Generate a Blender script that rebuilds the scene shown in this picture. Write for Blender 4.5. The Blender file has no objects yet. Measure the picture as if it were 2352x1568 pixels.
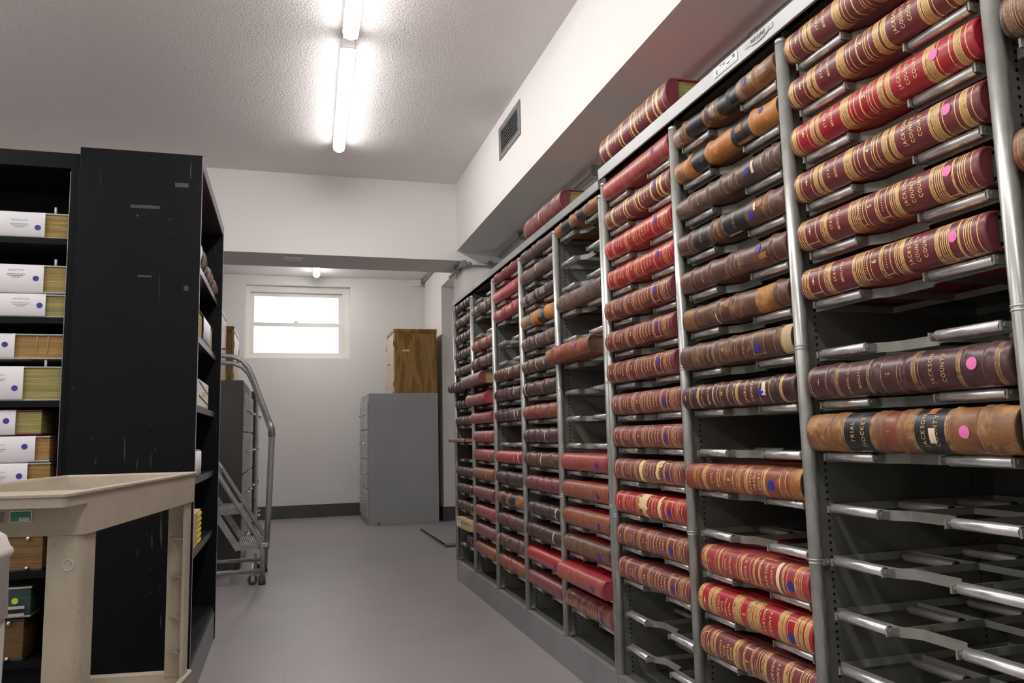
import bpy, bmesh, math, random
from mathutils import Vector, Matrix
random.seed(7)
scene = bpy.context.scene
C = scene.collection
PI = math.pi

# ------------------------------------------------------------------ mesh helpers
class MB:
    """collects geometry for ONE mesh object"""
    def __init__(s): s.v = []; s.f = []; s.m = []; s.uv = {}; s.sm = []
    def face(s, idx, m=0, smooth=False):
        s.f.append(tuple(idx)); s.m.append(m); s.sm.append(smooth)
    def box(s, x0, x1, y0, y1, z0, z1, m=0):
        b = len(s.v)
        for x, y, z in ((x0,y0,z0),(x1,y0,z0),(x1,y1,z0),(x0,y1,z0),(x0,y0,z1),(x1,y0,z1),(x1,y1,z1),(x0,y1,z1)): s.v.append((x,y,z))
        for q in ((3,2,1,0),(4,5,6,7),(0,1,5,4),(1,2,6,5),(2,3,7,6),(3,0,4,7)): s.face([b+i for i in q], m)
        return s
    def quad(s, a, b, c, d, m=0):
        k = len(s.v); s.v += [tuple(a), tuple(b), tuple(c), tuple(d)]; s.face((k,k+1,k+2,k+3), m); return s
    def poly(s, pts, m=0):
        k = len(s.v); s.v += [tuple(p) for p in pts]; s.face(range(k, k+len(pts)), m); return s
    def loft(s, loops, m=0, closed=True, cap0=True, cap1=True, smooth=False):
        n = len(loops[0]); b = len(s.v)
        for lp in loops: s.v += [tuple(p) for p in lp]
        for i in range(len(loops)-1):
            for j in range(n if closed else n-1):
                k = (j+1) % n
                s.face((b+i*n+j, b+i*n+k, b+(i+1)*n+k, b+(i+1)*n+j), m, smooth)
        if closed and cap0: s.face([b+j for j in range(n)][::-1], m)
        if closed and cap1: s.face([b+(len(loops)-1)*n+j for j in range(n)], m)
        return s
    def tube(s, pts, r, n=10, m=0, cap=True):
        pts = [Vector(p) for p in pts]; loops = []
        up = None
        for i, p in enumerate(pts):
            t = (pts[min(i+1, len(pts)-1)] - pts[max(i-1, 0)]).normalized()
            if up is None:
                up = Vector((0,0,1)) if abs(t.z) < .9 else Vector((1,0,0))
            a = t.cross(up).normalized(); bb = a.cross(t).normalized(); up = bb
            rr = r[i] if isinstance(r, (list, tuple)) else r
            loops.append([p + a*math.cos(2*PI*k/n)*rr + bb*math.sin(2*PI*k/n)*rr for k in range(n)])
        return s.loft(loops, m, True, cap, cap, True)
    def prism(s, prof, axis, a, b, m=0):
        """prof: list of 2-D points; extruded along axis from a to b"""
        def P(u, v, t): return {'x': (t,u,v), 'y': (u,t,v), 'z': (u,v,t)}[axis]
        return s.loft([[P(u,v,a) for u,v in prof], [P(u,v,b) for u,v in prof]], m)
    def grid(s, rows, m=0, smooth=True):
        return s.loft(rows, m, False, False, False, smooth)

ORG = {}
def build(name, mb, mats, parent=None, off=None, bevel=0, seg=2):
    """links ONE mesh object; off: what is taken off the coordinates (the root's place unless given)"""
    me = bpy.data.meshes.new(name)
    if off is None: off = ORG.get(parent.name if parent else '', (0,0,0))
    o0 = Vector(off)
    me.from_pydata([tuple(Vector(v)-o0) for v in mb.v], [], mb.f)
    if not isinstance(mats, (list, tuple)): mats = [mats]
    for x in mats: me.materials.append(x)
    me.polygons.foreach_set('material_index', mb.m)
    me.polygons.foreach_set('use_smooth', mb.sm)
    if mb.uv:
        ul = me.uv_layers.new(name='UVMap')
        for lp in me.loops: ul.data[lp.index].uv = mb.uv.get(lp.vertex_index, (0,0))
    me.update()
    o = bpy.data.objects.new(name, me); C.objects.link(o)
    if parent:
        o.parent = parent; ORG[o.name] = ORG.get(parent.name, (0,0,0))
    if bevel:
        md = o.modifiers.new('edge', 'BEVEL'); md.width = bevel; md.segments = seg; md.limit_method = 'ANGLE'; md.angle_limit = math.radians(40)
    return o
def tag(o, label=None, cat=None, group=None, kind=None):
    if label: o['label'] = label
    if cat: o['category'] = cat
    if group: o['group'] = group
    if kind: o['kind'] = kind
    return o
def thing(name, label, cat, loc=(0,0,0), group=None, rotz=0):
    o = bpy.data.objects.new(name, None); C.objects.link(o)
    o.location = loc; o.rotation_euler = (0,0,rotz); o.empty_display_size = .1
    ORG[o.name] = tuple(loc)
    return tag(o, label, cat, group)
def struct(name, mb, mats, parent=None, bevel=0):
    o = build(name, mb, mats, parent, bevel=bevel)
    if not parent: o['kind'] = 'structure'
    return o

# ------------------------------------------------------------------ materials
def new_mat(name):
    m = bpy.data.materials.new(name); m.use_nodes = True
    nt = m.node_tree; b = nt.nodes['Principled BSDF']
    return m, nt, b
def N(nt, t, **k):
    n = nt.nodes.new(t)
    for a, v in k.items():
        if a in n.inputs: n.inputs[a].default_value = v
        else: setattr(n, a, v)
    return n
def LK(nt, a, b): nt.links.new(a, b)
def coords(nt, rnd=True):
    tc = N(nt, 'ShaderNodeTexCoord')
    if not rnd: return tc.outputs['Object']
    oi = N(nt, 'ShaderNodeObjectInfo')
    mu = N(nt, 'ShaderNodeVectorMath', operation='SCALE'); mu.inputs[0].default_value = (13.1, 7.7, 23.3)
    LK(nt, oi.outputs['Random'], mu.inputs['Scale'])
    ad = N(nt, 'ShaderNodeVectorMath', operation='ADD')
    LK(nt, tc.outputs['Object'], ad.inputs[0]); LK(nt, mu.outputs[0], ad.inputs[1])
    return ad.outputs[0]
def noise(nt, co, scale, detail=4, rough=.55):
    n = N(nt, 'ShaderNodeTexNoise'); n.inputs['Scale'].default_value = scale; n.inputs['Detail'].default_value = detail; n.inputs['Roughness'].default_value = rough
    LK(nt, co, n.inputs['Vector']); return n.outputs[0]
def ramp(nt, fac, a, b):
    n = N(nt, 'ShaderNodeMapRange'); n.inputs[1].default_value = a; n.inputs[2].default_value = b; n.clamp = True
    LK(nt, fac, n.inputs[0]); return n.outputs[0]
def mix(nt, fac, a, b):
    n = N(nt, 'ShaderNodeMix', data_type='RGBA')
    if hasattr(fac, 'is_output'): LK(nt, fac, n.inputs[0])
    else: n.inputs[0].default_value = fac
    for s, v in ((6, a), (7, b)):
        if hasattr(v, 'is_output'): LK(nt, v, n.inputs[s])
        else: n.inputs[s].default_value = (*v, 1)
    return n.outputs[2]
def bump(nt, b, h, strength, dist=.002):
    n = N(nt, 'ShaderNodeBump'); n.inputs['Strength'].default_value = strength; n.inputs['Distance'].default_value = dist
    LK(nt, h, n.inputs['Height']); LK(nt, n.outputs[0], b.inputs['Normal'])
def plain(name, col, rough=.5, metal=0, var=.12, scale=9, bmp=0, bscale=200, spec=.5):
    m, nt, b = new_mat(name)
    co = coords(nt)
    k = ramp(nt, noise(nt, co, scale), .3, .7)
    LK(nt, mix(nt, k, tuple(c*(1-var) for c in col), tuple(min(1, c*(1+var)) for c in col)), b.inputs['Base Color'])
    b.inputs['Roughness'].default_value = rough; b.inputs['Metallic'].default_value = metal
    b.inputs['Specular IOR Level'].default_value = spec
    if bmp: bump(nt, b, noise(nt, co, bscale, 3), bmp)
    return m
def leather(name, base, dark, worn, wear=.35, rough=.38):
    m, nt, b = new_mat(name); co = coords(nt)
    c = mix(nt, ramp(nt, noise(nt, co, 14, 5), .35, .7), dark, base)
    w = ramp(nt, noise(nt, co, 26, 9, .7), .72-wear*.42, .80-wear*.3)
    c = mix(nt, w, c, worn)
    sp = ramp(nt, noise(nt, co, 240, 2), .66, .74)
    c2 = mix(nt, sp, c, tuple(x*.45 for x in dark))
    LK(nt, c2, b.inputs['Base Color'])
    r = N(nt, 'ShaderNodeMapRange'); r.inputs[3].default_value = rough; r.inputs[4].default_value = min(.9, rough+.3); LK(nt, w, r.inputs[0])
    LK(nt, r.outputs[0], b.inputs['Roughness'])
    bump(nt, b, noise(nt, co, 330, 3), .25, .0012)
    return m
def gilt(name, gold, under, wear=.25, ornate=False):
    m, nt, b = new_mat(name); co = coords(nt)
    w = ramp(nt, noise(nt, co, 90, 5, .7), .66-wear*.5, .74-wear*.3)
    if ornate:
        tc = N(nt, 'ShaderNodeTexCoord')
        vo = N(nt, 'ShaderNodeTexBrick'); vo.inputs['Scale'].default_value = 210; vo.inputs['Mortar Size'].default_value = .055; vo.offset = .5
        vo.inputs['Color1'].default_value = (1,1,1,1); vo.inputs['Color2'].default_value = (.7,.7,.7,1); vo.inputs['Mortar'].default_value = (0,0,0,1)
        LK(nt, tc.outputs['UV'], vo.inputs['Vector'])
        v2 = N(nt, 'ShaderNodeTexVoronoi'); v2.inputs['Scale'].default_value = 520; LK(nt, tc.outputs['UV'], v2.inputs['Vector'])
        k = N(nt, 'ShaderNodeMath', operation='MULTIPLY'); LK(nt, vo.outputs['Color'], k.inputs[0]); LK(nt, ramp(nt, v2.outputs['Distance'], .1, .5), k.inputs[1])
        iv = N(nt, 'ShaderNodeMath', operation='SUBTRACT'); iv.inputs[0].default_value = .75; LK(nt, k.outputs[0], iv.inputs[1])
        mx = N(nt, 'ShaderNodeMath', operation='MAXIMUM'); LK(nt, w, mx.inputs[0]); LK(nt, ramp(nt, iv.outputs[0], .42, .66), mx.inputs[1])
        w = mx.outputs[0]
    LK(nt, mix(nt, w, gold, under), b.inputs['Base Color'])
    mt = N(nt, 'ShaderNodeMapRange'); mt.inputs[3].default_value = .2; mt.inputs[4].default_value = 0; LK(nt, w, mt.inputs[0]); LK(nt, mt.outputs[0], b.inputs['Metallic'])
    b.inputs['Roughness'].default_value = .42
    return m

M = {}
M['wall'] = plain('wall_paint', (.76,.735,.715), .62, var=.02, scale=1.5, bmp=.08, bscale=60)
M['trim'] = plain('window_paint', (.80,.765,.71), .45, var=.02)
M['base'] = plain('charcoal_rubber', (.05,.053,.054), .5)
def mk_ceiling():
    m, nt, b = new_mat('stippled_ceiling'); co = coords(nt, False)
    n1 = noise(nt, co, 95, 5, .62)
    LK(nt, mix(nt, ramp(nt, n1, .3, .7), (.76,.73,.71), (.85,.825,.81)), b.inputs['Base Color'])
    b.inputs['Roughness'].default_value = .6
    v = N(nt, 'ShaderNodeTexVoronoi'); v.inputs['Scale'].default_value = 125; v.feature = 'SMOOTH_F1'; LK(nt, co, v.inputs['Vector'])
    ad = N(nt, 'ShaderNodeMath', operation='SUBTRACT'); LK(nt, n1, ad.inputs[0]); LK(nt, v.outputs['Distance'], ad.inputs[1])
    bump(nt, b, ad.outputs[0], .55, .0042)
    return m
M['ceil'] = mk_ceiling()
def mk_floor():
    m, nt, b = new_mat('vinyl_tile'); co = coords(nt, False)
    br = N(nt, 'ShaderNodeTexBrick'); br.offset = 0; br.inputs['Scale'].default_value = 1; br.inputs['Mortar Size'].default_value = .0012
    br.inputs['Brick Width'].default_value = .61; br.inputs['Row Height'].default_value = .61
    br.inputs['Color1'].default_value = (.215,.196,.199,1); br.inputs['Color2'].default_value = (.228,.207,.211,1); br.inputs['Mortar'].default_value = (.175,.158,.161,1)
    LK(nt, co, br.inputs['Vector'])
    k = ramp(nt, noise(nt, co, 3.5, 8, .65), .3, .75)
    c = mix(nt, k, br.outputs['Color'], (.255,.234,.238))
    s = ramp(nt, noise(nt, co, 160, 3), .62, .7)
    LK(nt, mix(nt, s, c, (.29,.27,.274)), b.inputs['Base Color'])
    r = N(nt, 'ShaderNodeMapRange'); r.inputs[3].default_value = .33; r.inputs[4].default_value = .5; LK(nt, noise(nt, co, 7, 5), r.inputs[0]); LK(nt, r.outputs[0], b.inputs['Roughness'])
    bump(nt, b, noise(nt, co, 45, 3), .08, .002)
    return m
M['floor'] = mk_floor()
M['shelf'] = plain('grey_green_enamel', (.088,.092,.08), .42, .1, var=.12, scale=5)
M['rackbar'] = plain('rack_enamel', (.21,.215,.19), .4, .15, var=.15, scale=20)
M['post'] = plain('worn_steel_post', (.44,.45,.42), .3, .6, var=.2, scale=14)
M['fascia'] = plain('grey_fascia', (.27,.275,.275), .36, .3, var=.12, scale=4)
M['plinth'] = plain('grey_plinth', (.20,.20,.205), .42, .15, var=.15, scale=4)
M['plinth2'] = plain('plinth_tan_reflection', (.30,.275,.235), .42, .15, var=.3, scale=5)  # grey plinth piece with a tan reflection painted into its colour
M['roller'] = plain('brushed_roller', (.74,.74,.74), .27, .75, var=.10, scale=30)
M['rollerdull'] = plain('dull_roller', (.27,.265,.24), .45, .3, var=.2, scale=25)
M['rubber'] = plain('black_rubber', (.015,.015,.016), .55)
def mk_upright():
    m, nt, b = new_mat('slotted_upright'); tc = N(nt, 'ShaderNodeTexCoord'); co = tc.outputs['Object']
    sx = N(nt, 'ShaderNodeSeparateXYZ'); LK(nt, co, sx.inputs[0])
    def mth(op, a, v=None):
        n = N(nt, 'ShaderNodeMath', operation=op); LK(nt, a, n.inputs[0])
        if v is not None:
            if hasattr(v, 'is_output'): LK(nt, v, n.inputs[1])
            else: n.inputs[1].default_value = v
        return n.outputs[0]
    z = mth('MULTIPLY', mth('SUBTRACT', mth('FRACT', mth('DIVIDE', sx.outputs[2], .0152)), .5), .0152)
    def col(xc): return mth('SQRT', mth('ADD', mth('POWER', mth('SUBTRACT', sx.outputs[0], xc), 2), mth('POWER', z, 2)))
    d = mth('MINIMUM', col(.047), col(.44))
    hole = mth('LESS_THAN', d, .0034)
    k = ramp(nt, noise(nt, co, 6), .3, .7)
    c = mix(nt, k, (.095,.099,.086), (.13,.134,.117))
    LK(nt, mix(nt, hole, c, (.003,.003,.003)), b.inputs['Base Color'])
    b.inputs['Roughness'].default_value = .45; b.inputs['Metallic'].default_value = .1
    return m
M['upright'] = mk_upright()
def mk_black():
    m, nt, b = new_mat('scratched_black_enamel'); co = coords(nt)
    mp = N(nt, 'ShaderNodeMapping'); mp.inputs['Rotation'].default_value = (.2,.75,.1); mp.inputs['Scale'].default_value = (1,1,.06); LK(nt, co, mp.inputs['Vector'])
    sc = ramp(nt, noise(nt, mp.outputs[0], 90, 2, .4), .665, .70)
    ar = ramp(nt, noise(nt, co, 3.2, 3), .50, .62)
    k = N(nt, 'ShaderNodeMath', operation='MULTIPLY'); LK(nt, sc, k.inputs[0]); LK(nt, ar, k.inputs[1])
    sp = ramp(nt, noise(nt, co, 60, 1), .79, .80)
    mx = N(nt, 'ShaderNodeMath', operation='MAXIMUM'); LK(nt, k.outputs[0], mx.inputs[0]); LK(nt, sp, mx.inputs[1])
    LK(nt, mix(nt, mx.outputs[0], (.0048,.005,.0056), (.09,.09,.09)), b.inputs['Base Color'])
    r = N(nt, 'ShaderNodeMapRange'); r.inputs[3].default_value = .36; r.inputs[4].default_value = .52; LK(nt, noise(nt, co, 12, 5), r.inputs[0]); LK(nt, r.outputs[0], b.inputs['Roughness'])
    b.inputs['Specular IOR Level'].default_value = .09
    bump(nt, b, noise(nt, co, 40, 3), .05)
    return m
M['black'] = mk_black()
M['blackin'] = plain('black_enamel_inside', (.004,.004,.0045), .5, spec=.15)
M['chip'] = plain('bare_steel_edge', (.34,.34,.35), .35, .7, var=.3, scale=30)
M['tape_clear'] = plain('clear_tape', (.045,.045,.05), .25)
def mk_plastic(name, col, grime):
    m, nt, b = new_mat(name); co = coords(nt)
    k = ramp(nt, noise(nt, co, 5, 7, .65), .38, .68)
    c = mix(nt, k, grime, col)
    s = ramp(nt, noise(nt, co, 130, 3), .64, .7)
    LK(nt, mix(nt, s, c, tuple(x*.85 for x in grime)), b.inputs['Base Color'])
    b.inputs['Roughness'].default_value = .48; bump(nt, b, noise(nt, co, 260, 2), .12, .001)
    return m
M['beige'] = mk_plastic('grubby_beige_plastic', (.43,.375,.285), (.35,.30,.225))
M['cream'] = mk_plastic('cream_plastic', (.62,.58,.525), (.52,.485,.43))
M['steel'] = plain('galvanised_steel', (.36,.365,.37), .38, .7, var=.22, scale=22)
M['steelgrey'] = plain('grey_painted_tube', (.30,.305,.305), .4, .5, var=.15, scale=18)
M['chrome'] = plain('chrome', (.75,.75,.74), .15, 1, var=.03)
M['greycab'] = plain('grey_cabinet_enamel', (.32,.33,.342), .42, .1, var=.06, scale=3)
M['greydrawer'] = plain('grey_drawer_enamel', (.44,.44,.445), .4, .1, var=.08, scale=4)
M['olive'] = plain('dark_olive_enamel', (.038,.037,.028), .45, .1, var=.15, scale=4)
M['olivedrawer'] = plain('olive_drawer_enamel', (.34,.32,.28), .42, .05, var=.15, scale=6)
M['tancab'] = plain('tan_cabinet_enamel', (.40,.38,.335), .45, .05, var=.1, scale=6)
M['rust'] = plain('rust', (.17,.075,.03), .8, var=.5, scale=60)
def mk_oak(name, a, b_, s=1):
    m, nt, b = new_mat(name); co = coords(nt)
    mp = N(nt, 'ShaderNodeMapping'); mp.inputs['Scale'].default_value = (9*s, 9*s, 1.8*s); LK(nt, co, mp.inputs['Vector'])
    n1 = noise(nt, mp.outputs[0], 1.1, 2, .5)
    w = N(nt, 'ShaderNodeMath', operation='MULTIPLY'); LK(nt, n1, w.inputs[0]); w.inputs[1].default_value = 16
    sn = N(nt, 'ShaderNodeMath', operation='SINE'); LK(nt, w.outputs[0], sn.inputs[0])
    fg = N(nt, 'ShaderNodeMapping'); fg.inputs['Scale'].default_value = (260,260,9); LK(nt, co, fg.inputs['Vector'])
    c = mix(nt, ramp(nt, sn.outputs[0], -.2, 1), a, b_)
    LK(nt, mix(nt, ramp(nt, noise(nt, fg.outputs[0], 1, 3), .5, .75), c, tuple(x*.7 for x in a)), b.inputs['Base Color'])
    b.inputs['Roughness'].default_value = .33
    return m
M['oak'] = mk_oak('quartered_oak', (.205,.098,.018), (.36,.195,.052))
M['oak_lit'] = mk_oak('lit_oak_door', (.43,.29,.18), (.54,.38,.25))  # paler copy of the oak: light on the doors painted into the colour
M['brass'] = plain('dull_brass', (.30,.21,.09), .4, .8)
M['mat'] = plain('grey_rubber_mat', (.16,.168,.165), .75, var=.18, scale=25, bmp=.3, bscale=150)
M['matdark'] = plain('mat_fold_filler', (.018,.018,.018), .8)
M['white'] = plain('white_plastic', (.80,.79,.77), .4, var=.02)
M['paper'] = plain('white_paper', (.80,.79,.83), .65, var=.02, scale=3)
M['ink'] = plain('grey_print', (.14,.14,.17), .7)
M['tan'] = plain('tan_card', (.52,.37,.20), .7, var=.1, scale=8)
M['cream_tape'] = plain('cream_paper_tape', (.80,.66,.45), .55, var=.05)
M['bare'] = plain('bare_board', (.75,.56,.27), .7, var=.18, scale=30)
M['scuff'] = leather('scuffed_orange', (.42,.155,.03), (.24,.075,.018), (.52,.26,.08), .5, .5)
M['dot_blue'] = plain('blue_dot', (.022,.022,.28), .5, var=.02)
M['dot_pink'] = plain('pink_dot', (.90,.17,.47), .55, var=.02)
M['dot_yellow'] = plain('yellow_dot', (.87,.70,.06), .5, var=.02)
M['dot_lime'] = plain('lime_dot', (.55,.62,.05), .5, var=.02)
M['green_label'] = plain('green_label', (.01,.24,.115), .45, var=.05)
def mk_pages(name, a, b_, sc=260):
    m, nt, b = new_mat(name); co = coords(nt)
    mp = N(nt, 'ShaderNodeMapping'); mp.inputs['Scale'].default_value = (4,4,sc); LK(nt, co, mp.inputs['Vector'])
    n1 = noise(nt, mp.outputs[0], 1, 4, .6)
    k2 = ramp(nt, noise(nt, co, 9, 4), .35, .7)
    c = mix(nt, k2, a, b_)
    LK(nt, mix(nt, ramp(nt, n1, .42, .66), tuple(x*.52 for x in a), c), b.inputs['Base Color'])
    b.inputs['Roughness'].default_value = .8; bump(nt, b, n1, .5, .0015)
    return m
M['pages'] = mk_pages('aged_pages', (.43,.30,.085), (.48,.37,.13))
M['pages_olive'] = mk_pages('olive_pages', (.40,.34,.10), (.36,.34,.13))
M['pages_ochre'] = mk_pages('ochre_pages', (.44,.245,.065), (.40,.225,.07))
M['nickel'] = plain('dull_nickel', (.72,.71,.68), .3, .3, var=.05)
M['pages_shaded'] = mk_pages('shaded_brown_pages', (.20,.10,.03), (.14,.075,.025))  # brown pages darkened: shade under the cart painted into the colour
M['pages_green'] = mk_pages('marbled_green_pages', (.02,.075,.055), (.06,.14,.10))
M['binder_metal'] = plain('binder_edge', (.42,.41,.37), .35, .6, var=.1)
M['binder_dark'] = plain('dark_binder_cover', (.02,.022,.016), .5)
M['binder_red'] = plain('red_binder_cover', (.14,.012,.015), .4)
M['inner'] = plain('hollow_spine', (.05,.025,.012), .85, var=.4, scale=40)
def mk_emit(name, col, s):
    m, nt, b = new_mat(name); b.inputs['Base Color'].default_value = (.85,.85,.85,1)
    b.inputs['Emission Color'].default_value = (*col, 1); b.inputs['Roughness'].default_value = .4
    ge = N(nt, 'ShaderNodeNewGeometry'); sx = N(nt, 'ShaderNodeSeparateXYZ'); LK(nt, ge.outputs['Normal'], sx.inputs[0])
    mr = N(nt, 'ShaderNodeMapRange'); mr.inputs[1].default_value = 0; mr.inputs[2].default_value = -.8; mr.inputs[3].default_value = s*.37; mr.inputs[4].default_value = s; mr.clamp = True
    LK(nt, sx.outputs[2], mr.inputs[0]); LK(nt, mr.outputs[0], b.inputs['Emission Strength'])
    return m
M['lens'] = mk_emit('lit_diffuser', (1,.955,.93), 50)
M['lens_far'] = mk_emit('lit_diffuser_far', (1,.955,.925), 40)
def mk_pane():
    m, nt, b = new_mat('frosted_glass_daylight'); co = coords(nt, False)
    k = ramp(nt, noise(nt, co, 2.6, 3), .3, .7)
    b.inputs['Base Color'].default_value = (.7,.75,.8,1)
    LK(nt, mix(nt, k, (.78,.87,1.0), (.95,.97,1.0)), b.inputs['Emission Color'])
    b.inputs['Emission Strength'].default_value = .92; b.inputs['Roughness'].default_value = .35
    return m
M['pane'] = mk_pane()

LE = {   # leather kinds: base, dark, worn, wear, roughness
 'maroon': ((.135,.022,.026),(.095,.016,.02),(.17,.055,.04),.18,.33),
 'maroon2': ((.15,.032,.033),(.10,.022,.025),(.20,.075,.06),.3,.36),
 'red': ((.30,.014,.022),(.23,.010,.018),(.33,.05,.03),.16,.32),
 'rosy': ((.27,.03,.035),(.20,.025,.03),(.30,.08,.05),.3,.36),
 'rust': ((.20,.045,.022),(.13,.03,.018),(.27,.10,.035),.4,.4),
 'brown': ((.092,.038,.026),(.045,.019,.014),(.19,.08,.03),.45,.38),
 'greybrown': ((.092,.052,.041),(.05,.028,.022),(.17,.09,.05),.42,.40),
 'dark': ((.045,.022,.018),(.027,.014,.012),(.11,.045,.022),.3,.4),
 'plum': ((.06,.022,.023),(.036,.014,.016),(.12,.05,.03),.25,.34),
 'tan': ((.21,.088,.026),(.11,.043,.017),(.33,.16,.05),.5,.46),
 'orange': ((.40,.155,.025),(.27,.09,.018),(.44,.21,.05),.45,.46),
}
up = lambda c: tuple(min(.8, x*1.35) for x in c)
for k, a in LE.items(): M['l_'+k] = leather('leather_'+k, up(a[0]), up(a[1]), up(a[2]), a[3], a[4]-.03)
M['l_black'] = leather('black_label_leather', (.016,.016,.017), (.01,.01,.011), (.10,.07,.045), .3, .38)
GO = (.98,.66,.20)
M['gilt'] = gilt('gilt_line', GO, (.14,.03,.028), .25)
M['gilt_soft'] = gilt('faded_gilt', (.52,.31,.13), (.13,.05,.04), .4)
M['gilt_text'] = gilt('gilt_letters', (.95,.66,.26), (.30,.13,.05), .08)
M['gilt_text_soft'] = gilt('faded_gilt_letters', (.60,.38,.16), (.18,.075,.05), .25)
M['ornate'] = gilt('gilt_ornament', GO, (.13,.03,.027), .2, True)
M['ornate_soft'] = gilt('faded_ornament', (.40,.24,.09), (.09,.04,.03), .4, True)
M['plastic_wrap'] = plain('crinkled_clear_tape', (.62,.58,.54), .07, 0, var=.3, scale=45, bmp=1, bscale=75, spec=1.0)
M['plastic_wrap'].node_tree.nodes['Principled BSDF'].inputs['Alpha'].default_value = .28

# ------------------------------------------------------------------ lettering
GL = {}
def glyphs():
    chars = sorted(set('ABCDEFGHIJKLMNOPQRSTUVWXYZ0123456789'))
    obs = []
    for c in chars:
        cu = bpy.data.curves.new('glyph', 'FONT'); cu.body = c; cu.size = 1; cu.resolution_u = 3; cu.offset = .012
        o = bpy.data.objects.new('glyph', cu); C.objects.link(o); obs.append((c, o, cu))
    bpy.context.view_layer.update(); dg = bpy.context.evaluated_depsgraph_get()
    for c, o, cu in obs:
        me = bpy.data.meshes.new_from_object(o.evaluated_get(dg))
        bm = bmesh.new(); bm.from_mesh(me)
        xs = [v.co.x for v in bm.verts]; a, b = min(xs), max(xs); k = a+.09
        while k < b:
            bmesh.ops.bisect_plane(bm, geom=bm.verts[:]+bm.edges[:]+bm.faces[:], plane_co=(k,0,0), plane_no=(1,0,0)); k += .09
        bm.to_mesh(me); bm.free()
        vs = [(v.co.x, v.co.y) for v in me.vertices]; fs = [tuple(p.vertices) for p in me.polygons]
        x0 = min(v[0] for v in vs); x1 = max(v[0] for v in vs)
        GL[c] = ([(x-x0, y) for x, y in vs], fs, x1-x0)
        bpy.data.meshes.remove(me)
    for c, o, cu in obs:
        bpy.data.objects.remove(o); bpy.data.curves.remove(cu)
glyphs()
CAP = max(v[1] for v in GL['H'][0])
def text2d(s, cap, gap=.16, squash=1):
    """list of (verts, faces) in metres, centred"""
    k = cap/CAP; out = []; x = 0
    for c in s:
        if c == ' ': x += .42*k*squash; continue
        if c not in GL: x += .3*k; continue
        vs, fs, w = GL[c]
        out.append(([(x+u*k*squash, v*k) for u, v in vs], fs)); x += w*k*squash + gap*k
    x -= gap*k
    return [([(u-x/2, v-cap/2) for u, v in vs], fs) for vs, fs in out], x

# ------------------------------------------------------------------ room
WX = 1.667; CZ = 2.685; FZ = 2.91; YB = 9.7; BY0, BY1 = 5.2, 5.61; BZ = 2.137; SX = 1.125; SZ = 2.206
LW = -2.7; RY = -2.6
struct('floor', MB().box(LW-.1, 2.3, RY-.1, YB+.2, -.1, 0), M['floor'])
struct('ceiling', MB().box(LW, WX, RY, BY0, CZ, CZ+.1), M['ceil'])
struct('ceiling_far_room', MB().box(LW, 2.2, BY1, YB, FZ, FZ+.1), M['wall'])
struct('beam', MB().box(LW, WX, BY0, BY1, BZ, FZ+.1), M['wall'])
struct('soffit', MB().box(SX, WX, RY, BY0, SZ, CZ), M['wall'])
struct('wall_right', MB().box(WX, WX+.1, RY, BY1, 0, FZ), M['wall'])
# far room: wall with a recess between the pier and y = 8.57
w = MB().box(WX, 2.1, 8.57, YB, 0, FZ).box(WX, 2.1, BY1, 8.57, 2.615, FZ)
struct('wall_right_far', w, M['wall'])
struct('wall_recess', MB().box(2.05, 2.15, BY1, 8.57, 0, 2.615), M['wall'])
struct('pier', MB().box(1.187, WX, BY0, BY1, 0, BZ), M['wall'])
struct('pier_return', MB().box(WX, 2.1, BY1-.12, BY1, 0, FZ), M['wall'])
struct('wall_left', MB().box(LW-.1, LW, RY, YB, 0, FZ), M['wall'])
struct('wall_behind', MB().box(LW, WX, RY-.1, RY, 0, CZ), M['wall'])
wx0, wx1, wz0, wz1 = -.50, .737, 1.893, 2.80
w = MB().box(LW, wx0, YB, YB+.2, 0, FZ).box(wx1, 2.1, YB, YB+.2, 0, FZ).box(wx0, wx1, YB, YB+.2, 0, wz0).box(wx0, wx1, YB, YB+.2, wz1, FZ)
struct('wall_back', w, M['wall'])
b_ = MB().box(LW, WX, YB-.012, YB, 0, .15)
b_.box(LW, WX, YB-.022, YB-.012, 0, .012)
struct('baseboard_back', b_, M['base'])
struct('baseboard_right', MB().box(WX-.012, WX, 8.57, YB-.012, 0, .15).box(WX-.012, 1.80, 8.558, 8.57, 0, .15), M['base'])
struct('trim_1', MB().prism([(1.80,0),(1.86,0),(1.86,.17),(1.835,.215),(1.815,.16),(1.80,.10)], 'y', 8.53, 8.568), M['bare'])

# window
yg = YB+.13
wf = MB()
wf.box(wx0, wx1, YB+.09, YB+.2, wz0, wz0+.035).box(wx0, wx1, YB+.09, YB+.2, wz1-.075, wz1).box(wx0, wx0+.05, YB+.09, YB+.2, wz0+.035, wz1-.075).box(wx1-.09, wx1, YB+.09, YB+.2, wz0+.035, wz1-.075)
win = struct('window_1', wf, M['trim'], bevel=.006)
fx0, fx1 = wx0+.05, wx1-.09
zm = 2.325
for nm, z0, z1, y0, bot, top in (('lower_sash', wz0+.035, zm+.025, YB+.115, .05, .045), ('upper_sash', zm-.02, wz1-.075, YB+.145, .04, .045)):
    s = MB().box(fx0, fx1, y0, y0+.03, z0, z0+bot).box(fx0, fx1, y0, y0+.03, z1-top, z1).box(fx0, fx0+.045, y0, y0+.03, z0+bot, z1-top).box(fx1-.045, fx1, y0, y0+.03, z0+bot, z1-top)
    so = build(nm, s, M['trim'], win, bevel=.004)
    build('pane', MB().box(fx0+.045, fx1-.045, y0+.012, y0+.018, z0+bot, z1-top), M['pane'], so)
build('sash_lock', MB().tube([(.09, YB+.118, zm+.03), (.09, YB+.118, zm+.045)], .022, 12).box(.06, .15, YB+.112, YB+.124, zm+.03, zm+.038), M['trim'], win)
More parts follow.
